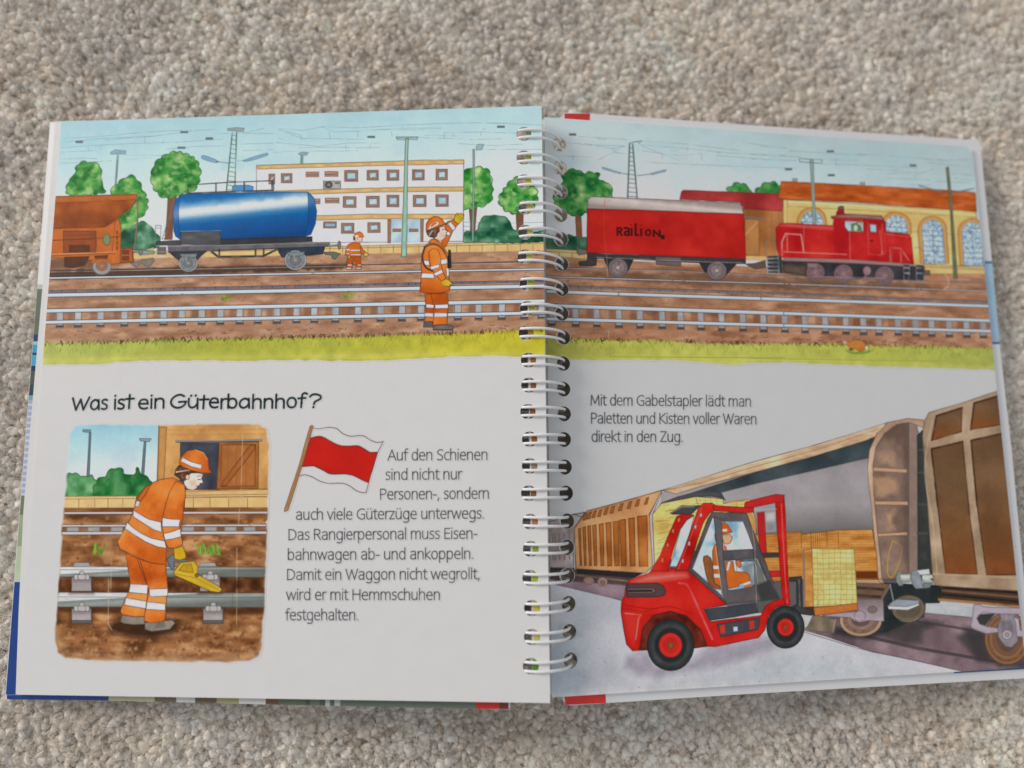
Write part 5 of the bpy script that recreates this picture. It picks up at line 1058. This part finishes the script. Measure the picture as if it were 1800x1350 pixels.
# --- forklift truck
P.art('forklift_print')
RED = [(164, 26, 24), (186, 36, 32), (204, 52, 44)]
P.fill(O('740,690 760,620 830,590 900,590 960,680 1180,640 1300,560 1640,490 1800,470 1830,540 1560,620 1300,690 1000,745 840,740'), (138, 136, 152), soft=8, alpha=.75, blot=1)
P.fill(N('40,905 88,898 96,1050 105,1200 60,1200'), (184, 40, 44), (92, 36, 38), 1.0); P.fill(np.vstack([N('20,1170 195,1165 195,1198 30,1204'), N('30,1200')]), (66, 60, 60), soft=1); P.fill(N('100,1290 210,1288 210,1325 110,1330'), (190, 44, 46), (92, 36, 38), 1.0)
P.fill(N('95,905 160,898 165,1030 100,1035'), (170, 172, 178), soft=1.6); P.fill(N('98,970 165,960 165,1032 100,1036'), (112, 112, 118), soft=5, alpha=.7)
P.fill(np.vstack([N('160,845 218,785 226,900 234,1100 246,1345'), Q('260,274 210,276'), N('196,1345 180,1100')]), (190, 42, 46), (96, 36, 38), 1.2, pal=RED, ns=2); P.line(np.vstack([N('200,840 212,1100 226,1340'), Q('240,265')]), (222, 120, 116), 2.2, .6)
P.fill(N('-40,838 0,822 165,783 220,788 214,838 165,838 0,872 -45,872'), (188, 44, 46), (100, 38, 40), 1.2); P.line(N('20,886 165,880'), (150, 172, 196), 2.0, .8)
P.fill(Q('250,92 335,85 340,290 400,305 402,345 330,335 262,290 300,270 298,120 255,120'), (62, 62, 64), (40, 40, 44), 1.0, var=.1); P.line(Q('316,110 322,280'), (120, 122, 126), 2.0, .7)
# body
P.fill(np.vstack([O('722,250 742,215 750,150 775,110 840,85 900,66'), M('920,1060 1000,1040 1160,1058 1240,1130 1400,1272'), O('1412,275 1275,300 1310,385 1640,345 1668,285 1720,250 1790,232 1800,275 1735,290 1690,350 1665,440 1625,490 1480,520 1345,550 1282,548 1245,440 1150,345 1040,318 930,345 865,420 840,575 795,578 755,535 735,430 718,320')]), (186, 34, 32), (92, 34, 34), 1.3, pal=[(172, 28, 26), (190, 38, 34), (202, 50, 42)], ns=2, var=.03)
P.fill(O('790,120 900,80 1050,64 1150,68 1160,90 1050,105 940,118 850,128'), (232, 150, 140), soft=5, alpha=.65); P.line(O('1100,130 1150,140 1180,190 1230,300 1320,500'), (214, 104, 120), 3.4, .75, smooth=True); P.fill(O('730,320 850,330 830,420 800,540 745,400'), (216, 70, 60), soft=5, alpha=.5); P.line(O('745,330 850,340 835,360 815,500'), (226, 150, 146), 2.0, .6); P.line(O('722,270 900,300 1040,285 1180,330'), (150, 26, 28), 1.6, .7, smooth=True); P.line(O('722,300 860,320 960,300'), (140, 28, 30), 1.2, .6)
P.fill(O('752,150 770,135 960,130 1000,150 1015,185 1005,212 960,222 755,225'), (84, 66, 68), (48, 42, 44), 1.2, var=.06, smooth=False); P.fill(O('760,165 930,162 950,182 930,198 765,200'), (112, 96, 98), (50, 44, 46), 1.2); P.fill(O('765,176 925,174 925,188 765,190'), (52, 46, 50), soft=.9)
P.fill(O('838,575 862,430 930,345 1040,316 1150,345 1245,440 1285,548 1200,560'), (92, 40, 36), (58, 34, 32), 1.2, pal=[(74, 34, 30), (104, 46, 38), (128, 58, 44)], ns=1)
P.fill(O('1262,300 1440,285 1612,252 1622,325 1480,352 1302,378'), (66, 72, 80), (44, 46, 52), 1.1, var=.08); P.line(O('1270,300 1610,256'), (120, 130, 140), 1.4, .6)
P.fill(O('1350,402 1636,358 1622,438 1376,486'), (72, 72, 80), (44, 42, 48), 1.1); P.fill(O('1368,410 1402,405 1406,458 1372,464'), (200, 62, 50)); P.fill(O('1562,382 1594,376 1598,430 1566,438'), (200, 62, 50)); P.fill(O('1458,420 1486,418 1488,446 1460,450'), (176, 196, 208))
def tyre(c, rx, ry, hub):
    P.ell(*c, rx, ry, (50, 56, 58), ink=(30, 34, 36), iw=1.4, var=.08); P.ell(*c, rx * .86, ry * .86, (64, 70, 72), var=.1, soft=2); P.ell(*c, rx * .68, ry * .68, (44, 48, 50), soft=2)
    P.ell(*c, hub, hub * 1.06, (204, 52, 44), ink=(96, 38, 36), iw=1.2, var=.05); P.ell(*c, hub * .66, hub * .7, (190, 44, 38), soft=2); P.ell(*c, hub * .27, hub * .3, (140, 84, 60), ink=(80, 50, 42))
tyre(O('1045,540')[0], 41, 45, 20.5); tyre(Q('228,422')[0], 33, 37, 14.5)
# roll bars, roof, cab
P.fill(M('1040,1035 1110,790 1150,730 1200,700 1150,900 1085,1035'), (166, 192, 210), (70, 60, 64), 1.0, pal=[(118, 166, 200), (172, 198, 214), (206, 216, 222)], ns=1)
P.fill(M('915,1062 975,960 1030,830 1085,705 1120,688 1198,695 1150,730 1105,790 1070,900 1032,1040 1030,1066'), (186, 38, 34), INK, 1.2, pal=RED, ns=2)
P.fill(M('1076,1064 1130,930 1190,760 1228,650 1262,616 1320,616 1350,640 1345,662 1305,680 1262,740 1225,850 1190,970 1160,1062'), (188, 40, 36), INK, 1.2, pal=RED, ns=2); P.line(M('1095,1050 1200,780 1250,650'), (214, 90, 84), 2.2, .6)
for x, y in ((1098, 730), (1060, 803), (1025, 895), (990, 995), (1244, 698), (1208, 775), (1166, 885), (1124, 1000)):
    P.fill(M(f'{x - 9},{y + 6} {x - 3},{y - 16} {x + 10},{y - 14} {x + 6},{y + 14}'), (190, 176, 188) if x > 1110 else (206, 130, 80), (104, 50, 52), 1.0)
P.fill(M('1040,682 1120,634 1240,634 1220,655 1180,690 1060,690'), (70, 70, 74), (44, 44, 48), 1.1); P.line(M('1044,680 1122,640 1200,640'), (150, 150, 150), 2.0, .7)
P.fill(M('1320,640 1345,632 1592,648 1592,676 1540,682 1340,668'), (190, 42, 38), INK, 1.2)
P.fill(M('1535,682 1580,680 1610,760 1600,860 1570,780'), (196, 146, 76), soft=1)
P.fill(M('1290,720 1318,676 1545,682 1602,830 1680,1030 1765,1248 1620,1262 1410,1278 1165,1064 1220,905'), (84, 82, 88), INK, 1.2, pal=[(70, 70, 76), (86, 84, 90), (102, 100, 104)], ns=2)
P.fill(M('1320,715 1332,712 1345,880 1385,1230 1300,1150 1188,1050 1235,930'), (150, 186, 210), (60, 60, 66), 1.0, pal=[(112, 164, 200), (164, 194, 212), (204, 214, 220)], ns=1)
P.fill(M('1380,738 1522,735 1560,830 1592,920 1600,1150 1520,1185 1420,1190 1400,1030'), (150, 186, 210), (60, 60, 66), 1.0, pal=[(118, 168, 202), (168, 196, 213), (204, 214, 220)], ns=1)
P.fill(M('1590,925 1640,1000 1700,1150 1640,1200 1602,1160'), (72, 76, 78), soft=1.2); P.fill(M('1585,985 1615,985 1680,1140 1620,1156 1608,1030'), (104, 112, 110), (178, 184, 184), 1.0)
P.fill(M('1500,1030 1595,1000 1600,1150 1570,1160'), (96, 108, 116), soft=4, alpha=.7)
c7 = T(1190, 890, 7.944)
P.fill(c7('520,390 540,370 560,500 530,480'), (120, 80, 60)); P.fill(c7('495,620 530,520 580,560 620,1110 560,1140 510,1080 500,800'), (184, 98, 44), INK, 1.0, var=.06)
for a in ('505,830 590,830 592,875 510,875', '515,945 600,945 602,995 518,992'): P.fill(c7(a), (212, 214, 218))
P.fill(c7('365,750 372,700 420,685 470,720 500,800 500,1000 530,1080 620,1130 610,1160 540,1150 440,1080 400,940'), (142, 90, 56), INK, 1.1, var=.08)
P.fill(c7('620,400 740,390 750,410 778,430 765,460 745,510 700,530 655,520'), (214, 162, 124), INK, 1.0, var=.03); P.fill(c7('615,390 615,240 660,222 710,250 745,310 775,350 750,368 640,388'), (198, 98, 40), INK, 1.1); P.fill(c7('625,320 700,316 698,350 630,352'), (216, 216, 216))
P.fill(c7('650,530 690,560 700,610 660,610'), (186, 96, 50))
P.fill(M('1385,930 1590,920 1598,985 1400,995'), (86, 88, 94), INK, 1.0, pal=[(72, 74, 80), (90, 90, 96)], ns=1)
P.fill(c7('665,770 720,760 780,770 800,910 960,920 1010,960 1020,1030 980,1070 880,1080 860,1120 720,1150 690,1080 680,900'), (198, 106, 44), INK, 1.0, var=.06)
for a in ('715,770 750,770 720,900 685,900', '790,790 820,790 835,890 800,890', '910,1080 1020,1040 1035,1075 930,1110'): P.fill(c7(a), (214, 214, 216), (110, 90, 84), .8)
P.fill(c7('820,760 880,750 900,830 870,860 835,830'), (206, 112, 58), INK, .9); P.fill(c7('930,1110 1030,1085 1060,1130 950,1150'), (190, 116, 62)); P.line(c7('890,765 1060,755'), (60, 62, 68), 3.0, .9)
P.fill(M('1330,712 1382,720 1390,935 1400,1040 1424,1196 1420,1270 1388,1240 1350,900'), (96, 94, 98), (60, 58, 62), 1.0, var=.06); P.line(M('1338,880 1388,1235'), (176, 176, 174), 1.4, .7)
P.fill(M('1420,1196 1610,1160 1730,1150 1762,1246 1620,1262 1412,1276'), (92, 90, 94), soft=1, var=.08)
P.fill(M('1608,1160 1700,1120 1764,1246 1640,1262'), (64, 66, 68), soft=2)
P.line(M('1570,690 1600,900 1612,1310'), (178, 170, 150), 1.3, .6, vary=.5)
# worn white corner of the sheet
P.back(bgR)
P.fill(D('1380,250 1500,255 1520,300 1470,335 1440,300'), (206, 208, 206), soft=1.6, blot=.6)
# ================================================================== the book
book = bpy.data.objects.new('picture_book', None)
COL.objects.link(book)
book.location = (0, 0, 0.0065)
book.empty_display_size = 0.02
book['label'] = 'open spiral-bound picture book about a goods station, lying on the beige carpet'
book['category'] = 'book'
bpy.context.view_layer.update()

HOLE_L = [(921, 235.5), (921, 277), (921, 319), (924, 364.5), (923.5, 408), (922.5, 451), (926, 498), (927, 542.5), (925, 585), (929, 633), (929.5, 677), (928, 723.5), (931, 772), (931, 819), (929.5, 867), (932, 917), (933, 965), (932, 1016), (935, 1069), (935, 1120), (933, 1171)]
HOLE_R = [(983, 254), (984, 295), (985, 337), (985, 378), (986, 420), (987, 464), (987, 508), (987, 551), (990, 593), (989.5, 639), (990, 684), (991, 727.5), (991, 772.5), (992.5, 821), (994.5, 867), (996.5, 916), (996, 962), (997, 1012), (998.5, 1061.5), (1000, 1111), (1002, 1161)]
RH = 0.00345

def slab(name, plane, outline, holes, thick, material, r=RH, parent=None):
    """a board sheet: outline and holes in in-sheet metres, top face on the plane"""
    cu = bpy.data.curves.new(name, 'CURVE')
    cu.dimensions, cu.fill_mode, cu.extrude = '2D', 'BOTH', thick / 2
    loops = [outline] + [np.stack([c[0] + r * np.cos(np.linspace(0, 2 * math.pi, 36, endpoint=False)), c[1] + r * np.sin(np.linspace(0, 2 * math.pi, 36, endpoint=False))], 1) for c in holes]
    for lp in loops:
        sp = cu.splines.new('POLY')
        sp.points.add(len(lp) - 1)
        for pt, q in zip(sp.points, lp): pt.co = (q[0], q[1], 0, 1)
        sp.use_cyclic_u = True
    tmp = bpy.data.objects.new(name, cu)
    COL.objects.link(tmp)
    me = bpy.data.meshes.new_from_object(tmp.evaluated_get(bpy.context.evaluated_depsgraph_get()))
    bpy.data.objects.remove(tmp)
    n = len(me.vertices)
    v = np.empty(n * 3, np.float32); me.vertices.foreach_get('co', v); v = v.reshape(n, 3).astype(float)
    wv = plane.world(v[:, :2]) + (v[:, 2:3] - thick / 2) * plane.n
    me.vertices.foreach_set('co', wv.astype(np.float32).ravel())
    me.update()
    me.materials.clear(); me.materials.append(material)
    me.name = name
    return obj(name, me, parent)

def round_corners(p, r, which):
    """round the listed corners of an outline"""
    out = []
    m = len(p)
    for i in range(m):
        if i in which:
            a, b, c = p[i - 1], p[i], p[(i + 1) % m]
            u = (a - b) / np.linalg.norm(a - b); v = (c - b) / np.linalg.norm(c - b)
            for t in np.linspace(0, 1, 6):
                out.append(b + u * r * (1 - t) ** 2 + v * r * t ** 2)
        else: out.append(p[i])
    return np.array(out)

def printed(pl, plane, corners, holes, page, tag):
    cs = plane.sheet(corners)
    Hs = homography([(0, 0), (pl.w - 1, 0), (pl.w - 1, pl.h - 1), (0, pl.h - 1)], cs)
    X, Y = np.meshgrid(np.arange(pl.w), np.arange(pl.h))
    uv = happly(Hs, np.stack([X, Y], -1).astype(float))
    I = pl.I.copy()
    for dy, dx in ((0, 1), (1, 0), (0, -1), (-1, 0)):
        sft = np.roll(np.roll(pl.I, dy, 0), dx, 1)
        I = np.where((I == 0) & (sft > 0), sft, I)
    q = I[:-1, :-1].copy()
    cen = (uv[:-1, :-1] + uv[1:, 1:]) / 2
    for c in plane.sheet(holes):
        q[((cen - c) ** 2).sum(-1) < (RH + 0.00012) ** 2] = 0
    rat = lin(pl.C) / lin(pl.paper)
    dens = 1 - 0.15 * (1 - rat.min(-1, keepdims=True)).clip(0, 1)          # ink gain of dense areas
    ink = (rat * dens * 0.80 - 0.012 * (1 - rat.min(-1, keepdims=True)).clip(0, 1)).clip(0.004, 0.92)
    Wd = plane.world(uv, 0.00006)
    idx = np.arange(pl.w * pl.h).reshape(pl.h, pl.w)
    for k in range(1, len(pl.names)):
        ys, xs = np.nonzero(q == k)
        if len(ys) == 0: continue
        quad = np.stack([idx[ys, xs], idx[ys + 1, xs], idx[ys + 1, xs + 1], idx[ys, xs + 1]], 1)
        used, inv = np.unique(quad, return_inverse=True)
        me = np_mesh(pl.names[k], Wd.reshape(-1, 3)[used], inv.reshape(-1, 4), M_PRINT, ink.reshape(-1, 3)[used])
        o = obj(pl.names[k], me, page)
        if pl.labels[k]: o['label'] = pl.labels[k]

CL = [(108, 214), (952, 186), (967, 1236), (30, 1221)]
CR = [(957, 206), (1708, 259), (1803, 1173), (970, 1226)]
pgL, pgR = LP(), RP()
pageL = slab('page', pgL, round_corners(pgL.sheet(CL)[::-1], 0.0012, ()), pgL.sheet(HOLE_L), 0.0007, M_PAPER, parent=book)
pageL['label'] = 'left page with a rail yard, a title question and a red and white flag'
printed(PL, pgL, CL, HOLE_L, pageL, 'L')
pageR = slab('page', pgR, pgR.sheet(CR)[::-1], pgR.sheet(HOLE_R), 0.0007, M_PAPER, parent=book)
pageR['label'] = 'right page with a red train and a red forklift loading a wagon'
printed(PR, pgR, CR, HOLE_R, pageR, 'R')

# sheets lying beneath the two open ones
def shift(h, dx): return [(x + dx, y) for x, y in h]
M_UND = mat('printed_edge', 0.55, 0.15, attr='ink', vary=0.10, vscale=130)
def under(side, plane, px, holes, dx, ink_fn, thick=0.0006):
    o = slab('page', plane, plane.sheet(px), plane.sheet(shift(holes, dx)), thick, M_PAPER, parent=book)
    if ink_fn is not None:                      # printed strip beside the binding holes, seen through the holes above
        V, Qd, Cc = [], [], []
        ys = np.linspace(226, 1185, 97)
        inner = [np.interp(y, [h[1] for h in holes], [h[0] for h in holes]) for y in ys]
        for y, xm in zip(ys, inner):
            for x in (xm + dx + 12.4, xm + dx + 22) if side == 'L' else (xm + dx + 12.4, xm + dx + 18):
                V.append((x, y)); Cc.append(ink_fn(y))
        V = plane.world(plane.sheet(V), 0.00005)
        Qd = np.array([[2 * i, 2 * i + 2, 2 * i + 3, 2 * i + 1] for i in range(len(ys) - 1)])
        obj('margin_print', np_mesh('margin_print', V, Qd, M_UND, lin(np.array(Cc))), o)
    return o
def marg(y):
    stops = [(226, (150, 160, 140)), (300, (196, 190, 90)), (420, (200, 194, 110)), (500, (170, 180, 60)), (560, (150, 165, 50)), (600, (190, 120, 60)), (700, (140, 100, 70)), (770, (150, 100, 50)), (800, (170, 160, 150)), (870, (150, 95, 50)), (930, (190, 130, 90)), (965, (150, 180, 70)), (1016, (170, 190, 60)), (1070, (210, 200, 90)), (1120, (215, 200, 120)), (1171, (90, 150, 50)), (1200, (90, 150, 50))]
    return [np.interp(y, [s[0] for s in stops], [s[1][k] for s in stops]) for k in range(3)]
for k, d in enumerate((0.0009, 0.0016)):
    a = [(97 + 2 * k, 213.5 + k), (75 - k * .6 + 2 * k, 500), (56 + 2 * k, 720), (41 + 1.5 * k, 900), (32.5 + k, 1080), (27.5 + k, 1220.5 - k), (940 - 3 * k, 1232 - k), (926 - 3 * k, 192 + k)]
    under('L', LP(d), a, HOLE_L, -9 - k, marg if k == 0 else None)
    if k: continue
    b = [(965 + k, 1221 - k), (1800 - 3 * k, 1172 - k), (1704 - 3 * k, 261 + k), (953 + k, 211 + k)]
    under('R', RP(0.00074), b, HOLE_R, 2 + k, (lambda y: (58, 82, 52)) if k == 0 else None)

# cover boards with the pasted, printed turn-in showing at the edge
cL, cR = LP(0.0027), RP(0.0014)
oL = [(88, 214.5), (9, 1222), (12, 1229.5), (190, 1231.5), (500, 1239), (840, 1246.5), (890, 1247), (896, 1244), (880, 197)]
cov = slab('cover', cL, cL.sheet(oL), [], 0.0026, M_COVER, parent=book)
cov['label'] = 'cover board under the left page, printed blue at its lower corner'
oR = [(990, 201), (993, 198), (1037, 199.5), (1320, 220), (1718, 246.5), (1723, 251), (1740, 420), (1757, 604), (1777, 780), (1800, 1017), (1812, 1184), (1806, 1192), (1320, 1219.5), (1065, 1236), (1000, 1240), (990, 1232), (990, 1196), (1018, 1192), (1003, 226), (990, 224)]
cov2 = slab('cover', cR, cR.sheet(oR)[::-1], [], 0.0026, M_COVER, parent=book)
cov2['label'] = 'white cover board under the right page, red beside the binding'
def patches(plane, lst, parent, pw):
    V, Qd, Cc = [], [], []
    for px, c in lst:
        px = np.array(px, float)
        i = len(V)
        wv = plane.world(plane.sheet(px), 0.00006)
        V += list(wv); Qd.append([i, i + 1, i + 2, i + 3])
        Cc += [lin(np.array(c)) / lin(np.array(pw)) * 0.68] * 4
    me = np_mesh('cover_print', np.array(V), np.array(Qd), M_COVERP, np.array(Cc).clip(0, .9))
    return obj('cover_print', me, parent)
def xl(y): return 88.2 + (y - 214.5) * (10.0 - 88) / (1222 - 214.5)
strip = [(500, 508, (176, 186, 172)), (508, 588, (98, 110, 92)), (588, 600, (34, 64, 100)), (600, 606, (150, 184, 200)), (606, 620, (62, 152, 190)), (620, 624, (26, 56, 96)), (624, 643, (70, 160, 196)), (643, 652, (24, 50, 84)), (652, 676, (80, 86, 84)), (676, 695, (52, 66, 80)), (695, 703, (104, 160, 180))]
y = 703
while y < 868:
    strip += [(y, y + 6.5, (160, 166, 192)), (y + 6.5, y + 10.5, (196, 200, 212))]; y += 10.5
strip += [(y, 905, (112, 118, 92)), (905, 960, (150, 162, 126)), (960, 1023, (182, 194, 162)), (1023, 1221, (26, 62, 132))]
lst = [([(xl(a), a), (xl(b), b), (xl(b) + 45, b), (xl(a) + 45, a)], c) for a, b, c in strip if b > a]
def yb(x): return np.interp(x, [12, 190, 500, 840, 896], [1229.3, 1231.3, 1238.8, 1246.3, 1246.5])
for a, b, c in ((12, 191, (24, 60, 128)), (191, 272, (172, 168, 136)), (272, 310, (108, 94, 74)), (310, 343, (196, 194, 190)), (343, 381, (98, 82, 64)), (381, 420, (156, 148, 112)), (420, 467, (198, 196, 192)), (467, 490, (100, 72, 52)), (490, 538, (88, 98, 80)), (538, 545, (60, 80, 66)), (545, 562, (96, 106, 90)), (562, 572, (70, 86, 76)), (572, 580, (168, 172, 170)), (580, 588, (84, 92, 84)), (588, 598, (164, 168, 166)), (598, 836, (94, 104, 88)), (836, 878, (186, 40, 34)), (878, 894, (110, 40, 34))):
    lst.append(([(a, yb(a)), (b, yb(b)), (b, 1221.5), (a, 1221.5)], c))
patches(cL, lst, cov, (200, 198, 199))
for lst in ([([(992, 199.5), (993, 220), (1036.5, 222), (1037, 199.8)], (176, 44, 42))],
            [([(990, 1212), (994, 1239), (1065, 1235.6), (1064, 1205)], (186, 42, 34))],
            [([(1730, 459), (1732, 463.5), (1744.3, 463.5), (1744, 459)], (64, 112, 156)), ([(1728, 463.5), (1742, 601), (1757, 601), (1744.2, 463.5)], (142, 176, 200)), ([(1742, 601), (1743, 605), (1757.3, 605), (1757, 601)], (52, 98, 150))],
            [([(1676, 1170), (1677, 1183.5), (1811, 1175.6), (1810, 1160)], (40, 78, 128))]):
    patches(cR, lst, cov2, (174, 181, 186))

# twin-loop wire binding: every pair of wires is one ring
def ring_mesh(a, b, rad=0.00064):
    a, b = np.array(a), np.array(b)
    mid, ch = (a + b) / 2, b - a
    L = np.linalg.norm(ch); e = ch / L
    up = np.array([0, 0, 1.0]); up = up - e * (up @ e); up /= np.linalg.norm(up)
    side = np.cross(e, up)
    hgt = 0.0050
    R = ((L / 2) ** 2 + hgt ** 2) / (2 * hgt)
    c = mid + up * (hgt - R)
    V, Qd = [], []
    ns, nt = 44, 10
    for s_ in (-1, 1):
        o = len(V)
        for i in range(ns):
            t = 2 * math.pi * i / ns
            d = e * math.cos(t) + up * math.sin(t)
            for j in range(nt):
                u = 2 * math.pi * j / nt
                V.append(c + d * (R + rad * math.cos(u)) + side * (s_ * 0.00185 + rad * math.sin(u)))
        for i in range(ns):
            for j in range(nt):
                Qd.append([o + i * nt + j, o + ((i + 1) % ns) * nt + j, o + ((i + 1) % ns) * nt + (j + 1) % nt, o + i * nt + (j + 1) % nt])
    return np_mesh('binding_ring', np.array(V), np.array(Qd), M_WIRE, smooth=True)
for hl, hr in zip(HOLE_L, HOLE_R):
    jl, jr = random.uniform(-1, 1), random.uniform(-1, 1)
    a = pgL.world(pgL.sheet([(hl[0] - 5.5, hl[1] + jl)]))[0]
    b = pgR.world(pgR.sheet([(hr[0] + 1.5, hr[1] + jr)]))[0]
    obj('binding_ring', ring_mesh(a, b), book)

# ================================================================== carpet
def carpet():
    V = np.array([(-2, -2, 0), (2, -2, 0), (2, 2, 0), (-2, 2, 0)], float)
    n = 60
    gx, gy = np.meshgrid(np.linspace(-2, 2, n), np.linspace(-2, 2, n))
    V = np.stack([gx, gy, 0 * gx + 0.0030], -1).reshape(-1, 3)
    i = np.arange(n * n).reshape(n, n)
    Qd = np.stack([i[:-1, :-1], i[:-1, 1:], i[1:, 1:], i[1:, :-1]], -1).reshape(-1, 4)
    o = obj('carpet_floor', np_mesh('carpet_floor', V, Qd, M_BACK))
    o['kind'] = 'structure'
    o['label'] = 'beige carpet floor under the picture book'
    # pile: short fat yarn ends standing and leaning in every direction
    x0, x1, y0, y1 = -0.37, 0.37, -0.28, 0.31
    st = 0.00285
    px, py = np.meshgrid(np.arange(x0, x1, st), np.arange(y0, y1, st))
    px = px.ravel() + rng.uniform(-.5, .5, px.size) * st; py = py.ravel() + rng.uniform(-.5, .5, py.size) * st
    keep = ~((np.abs(px) < 0.20) & (np.abs(py) < 0.105))
    px, py = px[keep], py[keep]
    so = 0.0048                                           # coarser pile farther from the book
    qx, qy = np.meshgrid(np.arange(-0.60, 0.60, so), np.arange(-0.48, 0.56, so))
    qx = qx.ravel() + rng.uniform(-.5, .5, qx.size) * so; qy = qy.ravel() + rng.uniform(-.5, .5, qy.size) * so
    far = (qx < x0) | (qx > x1) | (qy < y0) | (qy > y1)
    big = np.concatenate([np.ones(len(px)), np.full(far.sum(), 1.6)])
    px, py = np.concatenate([px, qx[far]]), np.concatenate([py, qy[far]])
    N_ = len(px)
    ns, nr = 7, 7
    t = np.linspace(0.02, 0.98, nr)
    prof = np.sin(np.pi * t) ** 0.75
    a = np.arange(ns) / ns * 2 * np.pi
    circ = np.stack([np.cos(a), np.sin(a)], -1)
    lean = np.arccos(rng.uniform(0.25, 0.98, N_)); az = rng.uniform(0, 2 * np.pi, N_)
    # leaning directions follow slow swirls, as a trodden pile does
    az = az * .6 + 2.5 * np.sin(px * 23 + 1.3) + 2.1 * np.cos(py * 27 + px * 11)
    ax = np.stack([np.sin(lean) * np.cos(az), np.sin(lean) * np.sin(az), np.cos(lean)], -1)
    ref = np.where(np.abs(ax[:, 2:3]) < .9, np.array([[0, 0, 1.0]]), np.array([[1.0, 0, 0]]))
    e1 = np.cross(ax, ref); e1 /= np.linalg.norm(e1, axis=1)[:, None]
    e2 = np.cross(ax, e1)
    rad = 0.0011 + 0.0019 * rng.random(N_) ** 1.3; ln = rng.uniform(0.0038, 0.0092, N_); rad = rad * big; ln = ln * big ** .5
    bend = rng.uniform(-.5, .5, (N_, 2)) * 0.0016
    # clumps and hollows a centimetre or two across
    hol = np.sin(px * 210 + 3 * np.sin(py * 130)) * np.cos(py * 190 + 2 * np.sin(px * 110)) + .6 * np.sin(px * 90 - py * 70)
    zc = rng.uniform(0.0026, 0.0036, N_) - 0.0008 * np.clip(hol, -1, 1)
    c0 = np.stack([px, py, zc], -1)
    def point(i, s):
        """axis point of tuft i at s in -1..1"""
        return c0[i] + ax[i] * (s * ln[i] / 2)[:, None] + e1[i] * (bend[i, :1] * (1 - s * s)[:, None]) + e2[i] * (bend[i, 1:] * (1 - s * s)[:, None])
    P = np.zeros((N_, nr, ns, 3), np.float32)
    every = np.arange(N_)
    for r in range(nr):
        cen = point(every, np.full(N_, (t[r] - .5) * 2))
        lump = 1 + rng.uniform(-.25, .25, (N_, ns))
        rr = rad[:, None] * prof[r] * lump
        P[:, r] = cen[:, None] + rr[..., None] * (circ[None, :, :1] * e1[:, None] + circ[None, :, 1:] * e2[:, None])
    drop = np.maximum(P[..., 2].reshape(N_, -1).max(1) - 0.0068, 0)
    P[..., 2] -= drop[:, None, None]
    c0[:, 2] -= drop
    V = P.reshape(-1, 3)
    base = (np.arange(N_) * nr * ns)[:, None]
    q = []
    for r in range(nr - 1):
        for s in range(ns):
            s2 = (s + 1) % ns
            q.append([r * ns + s, r * ns + s2, (r + 1) * ns + s2, (r + 1) * ns + s])
    for r, rev in ((0, False), (nr - 1, True)):          # close both tips
        for k in (1, 3, 4):
            f = [r * ns + 0, r * ns + k, r * ns + k + 1, r * ns + k + 2]
            q.append(f[::-1] if not rev else f)
    q = np.array(q)
    Qd = (base[..., None] + q[None]).reshape(-1, 4)
    tone = rng.normal(1.0, .05, N_)
    warm = np.clip(.5 + .35 * np.sin(px * 47 + 2 * np.sin(py * 31)) * np.cos(py * 39 + px * 17) + rng.normal(0, .28, N_), 0, 1)[:, None]
    c = np.array([[.84, .75, .645]]) * warm + np.array([[.82, .775, .71]]) * (1 - warm)
    odd = rng.random(N_) < .03
    c[odd] = (.62, .52, .42)
    wear = 1 + .07 * np.sin(px * 83 + 2 * np.sin(py * 61)) * np.cos(py * 71 + px * 29) + .05 * np.sin(px * 31 - py * 37)
    c = (c * (tone * wear)[:, None]).clip(.1, .9)
    cols = np.repeat(c, nr * ns, 0)
    o = obj('carpet_pile', np_mesh('carpet_pile', V, Qd, M_PILE, cols, smooth=True))
    o['kind'] = 'stuff'
    o['label'] = 'short beige twisted carpet pile around the book'
    # the loose woolly fibres that stand off every yarn end
    K_ = 34
    vis = np.nonzero((np.abs(px) < 0.31) & (py > -0.225) & (py < 0.245))[0]
    i = np.repeat(vis, K_); m = len(i)
    s0 = rng.uniform(-.7, .85, m); al = rng.uniform(0, 2 * np.pi, m); dal = rng.uniform(-.9, 1.6, m)
    F = np.zeros((m, 4, 3))
    for k in range(4):
        f = k / 3
        s = s0 + f * rng.uniform(.25, .75, m)
        ang = al + dal * f
        off = rad[i] * (np.clip(1 - (s * .95) ** 2, .05, 1) ** .4 * .92 + f * f * rng.uniform(.0, 1.3, m)) 
        F[:, k] = point(i, np.clip(s, -1.2, 1.45)) + off[:, None] * (np.cos(ang)[:, None] * e1[i] + np.sin(ang)[:, None] * e2[i])
    F[..., 2] = np.minimum(F[..., 2], 0.0080)
    cu = bpy.data.hair_curves.new('woolly_fibre')
    cu.add_curves([4] * m)
    cu.attributes['position'].data.foreach_set('vector', F.astype(np.float32).ravel())
    ra = cu.attributes.new('radius', 'FLOAT', 'POINT')
    ra.data.foreach_set('value', np.tile(np.array([.00010, .00010, .00009, .00004], np.float32), m))
    ca = cu.attributes.new('ink', 'FLOAT_COLOR', 'CURVE')
    cc = np.ones((m, 4), np.float32); cc[:, :3] = (c[i] * rng.normal(1.04, .06, m)[:, None]).clip(.1, .92)
    ca.data.foreach_set('color', cc.ravel())
    cu.materials.append(M_FIBRE)
    fo = obj('woolly_fibre', cu, o)
    fo['kind'] = 'stuff'
carpet()
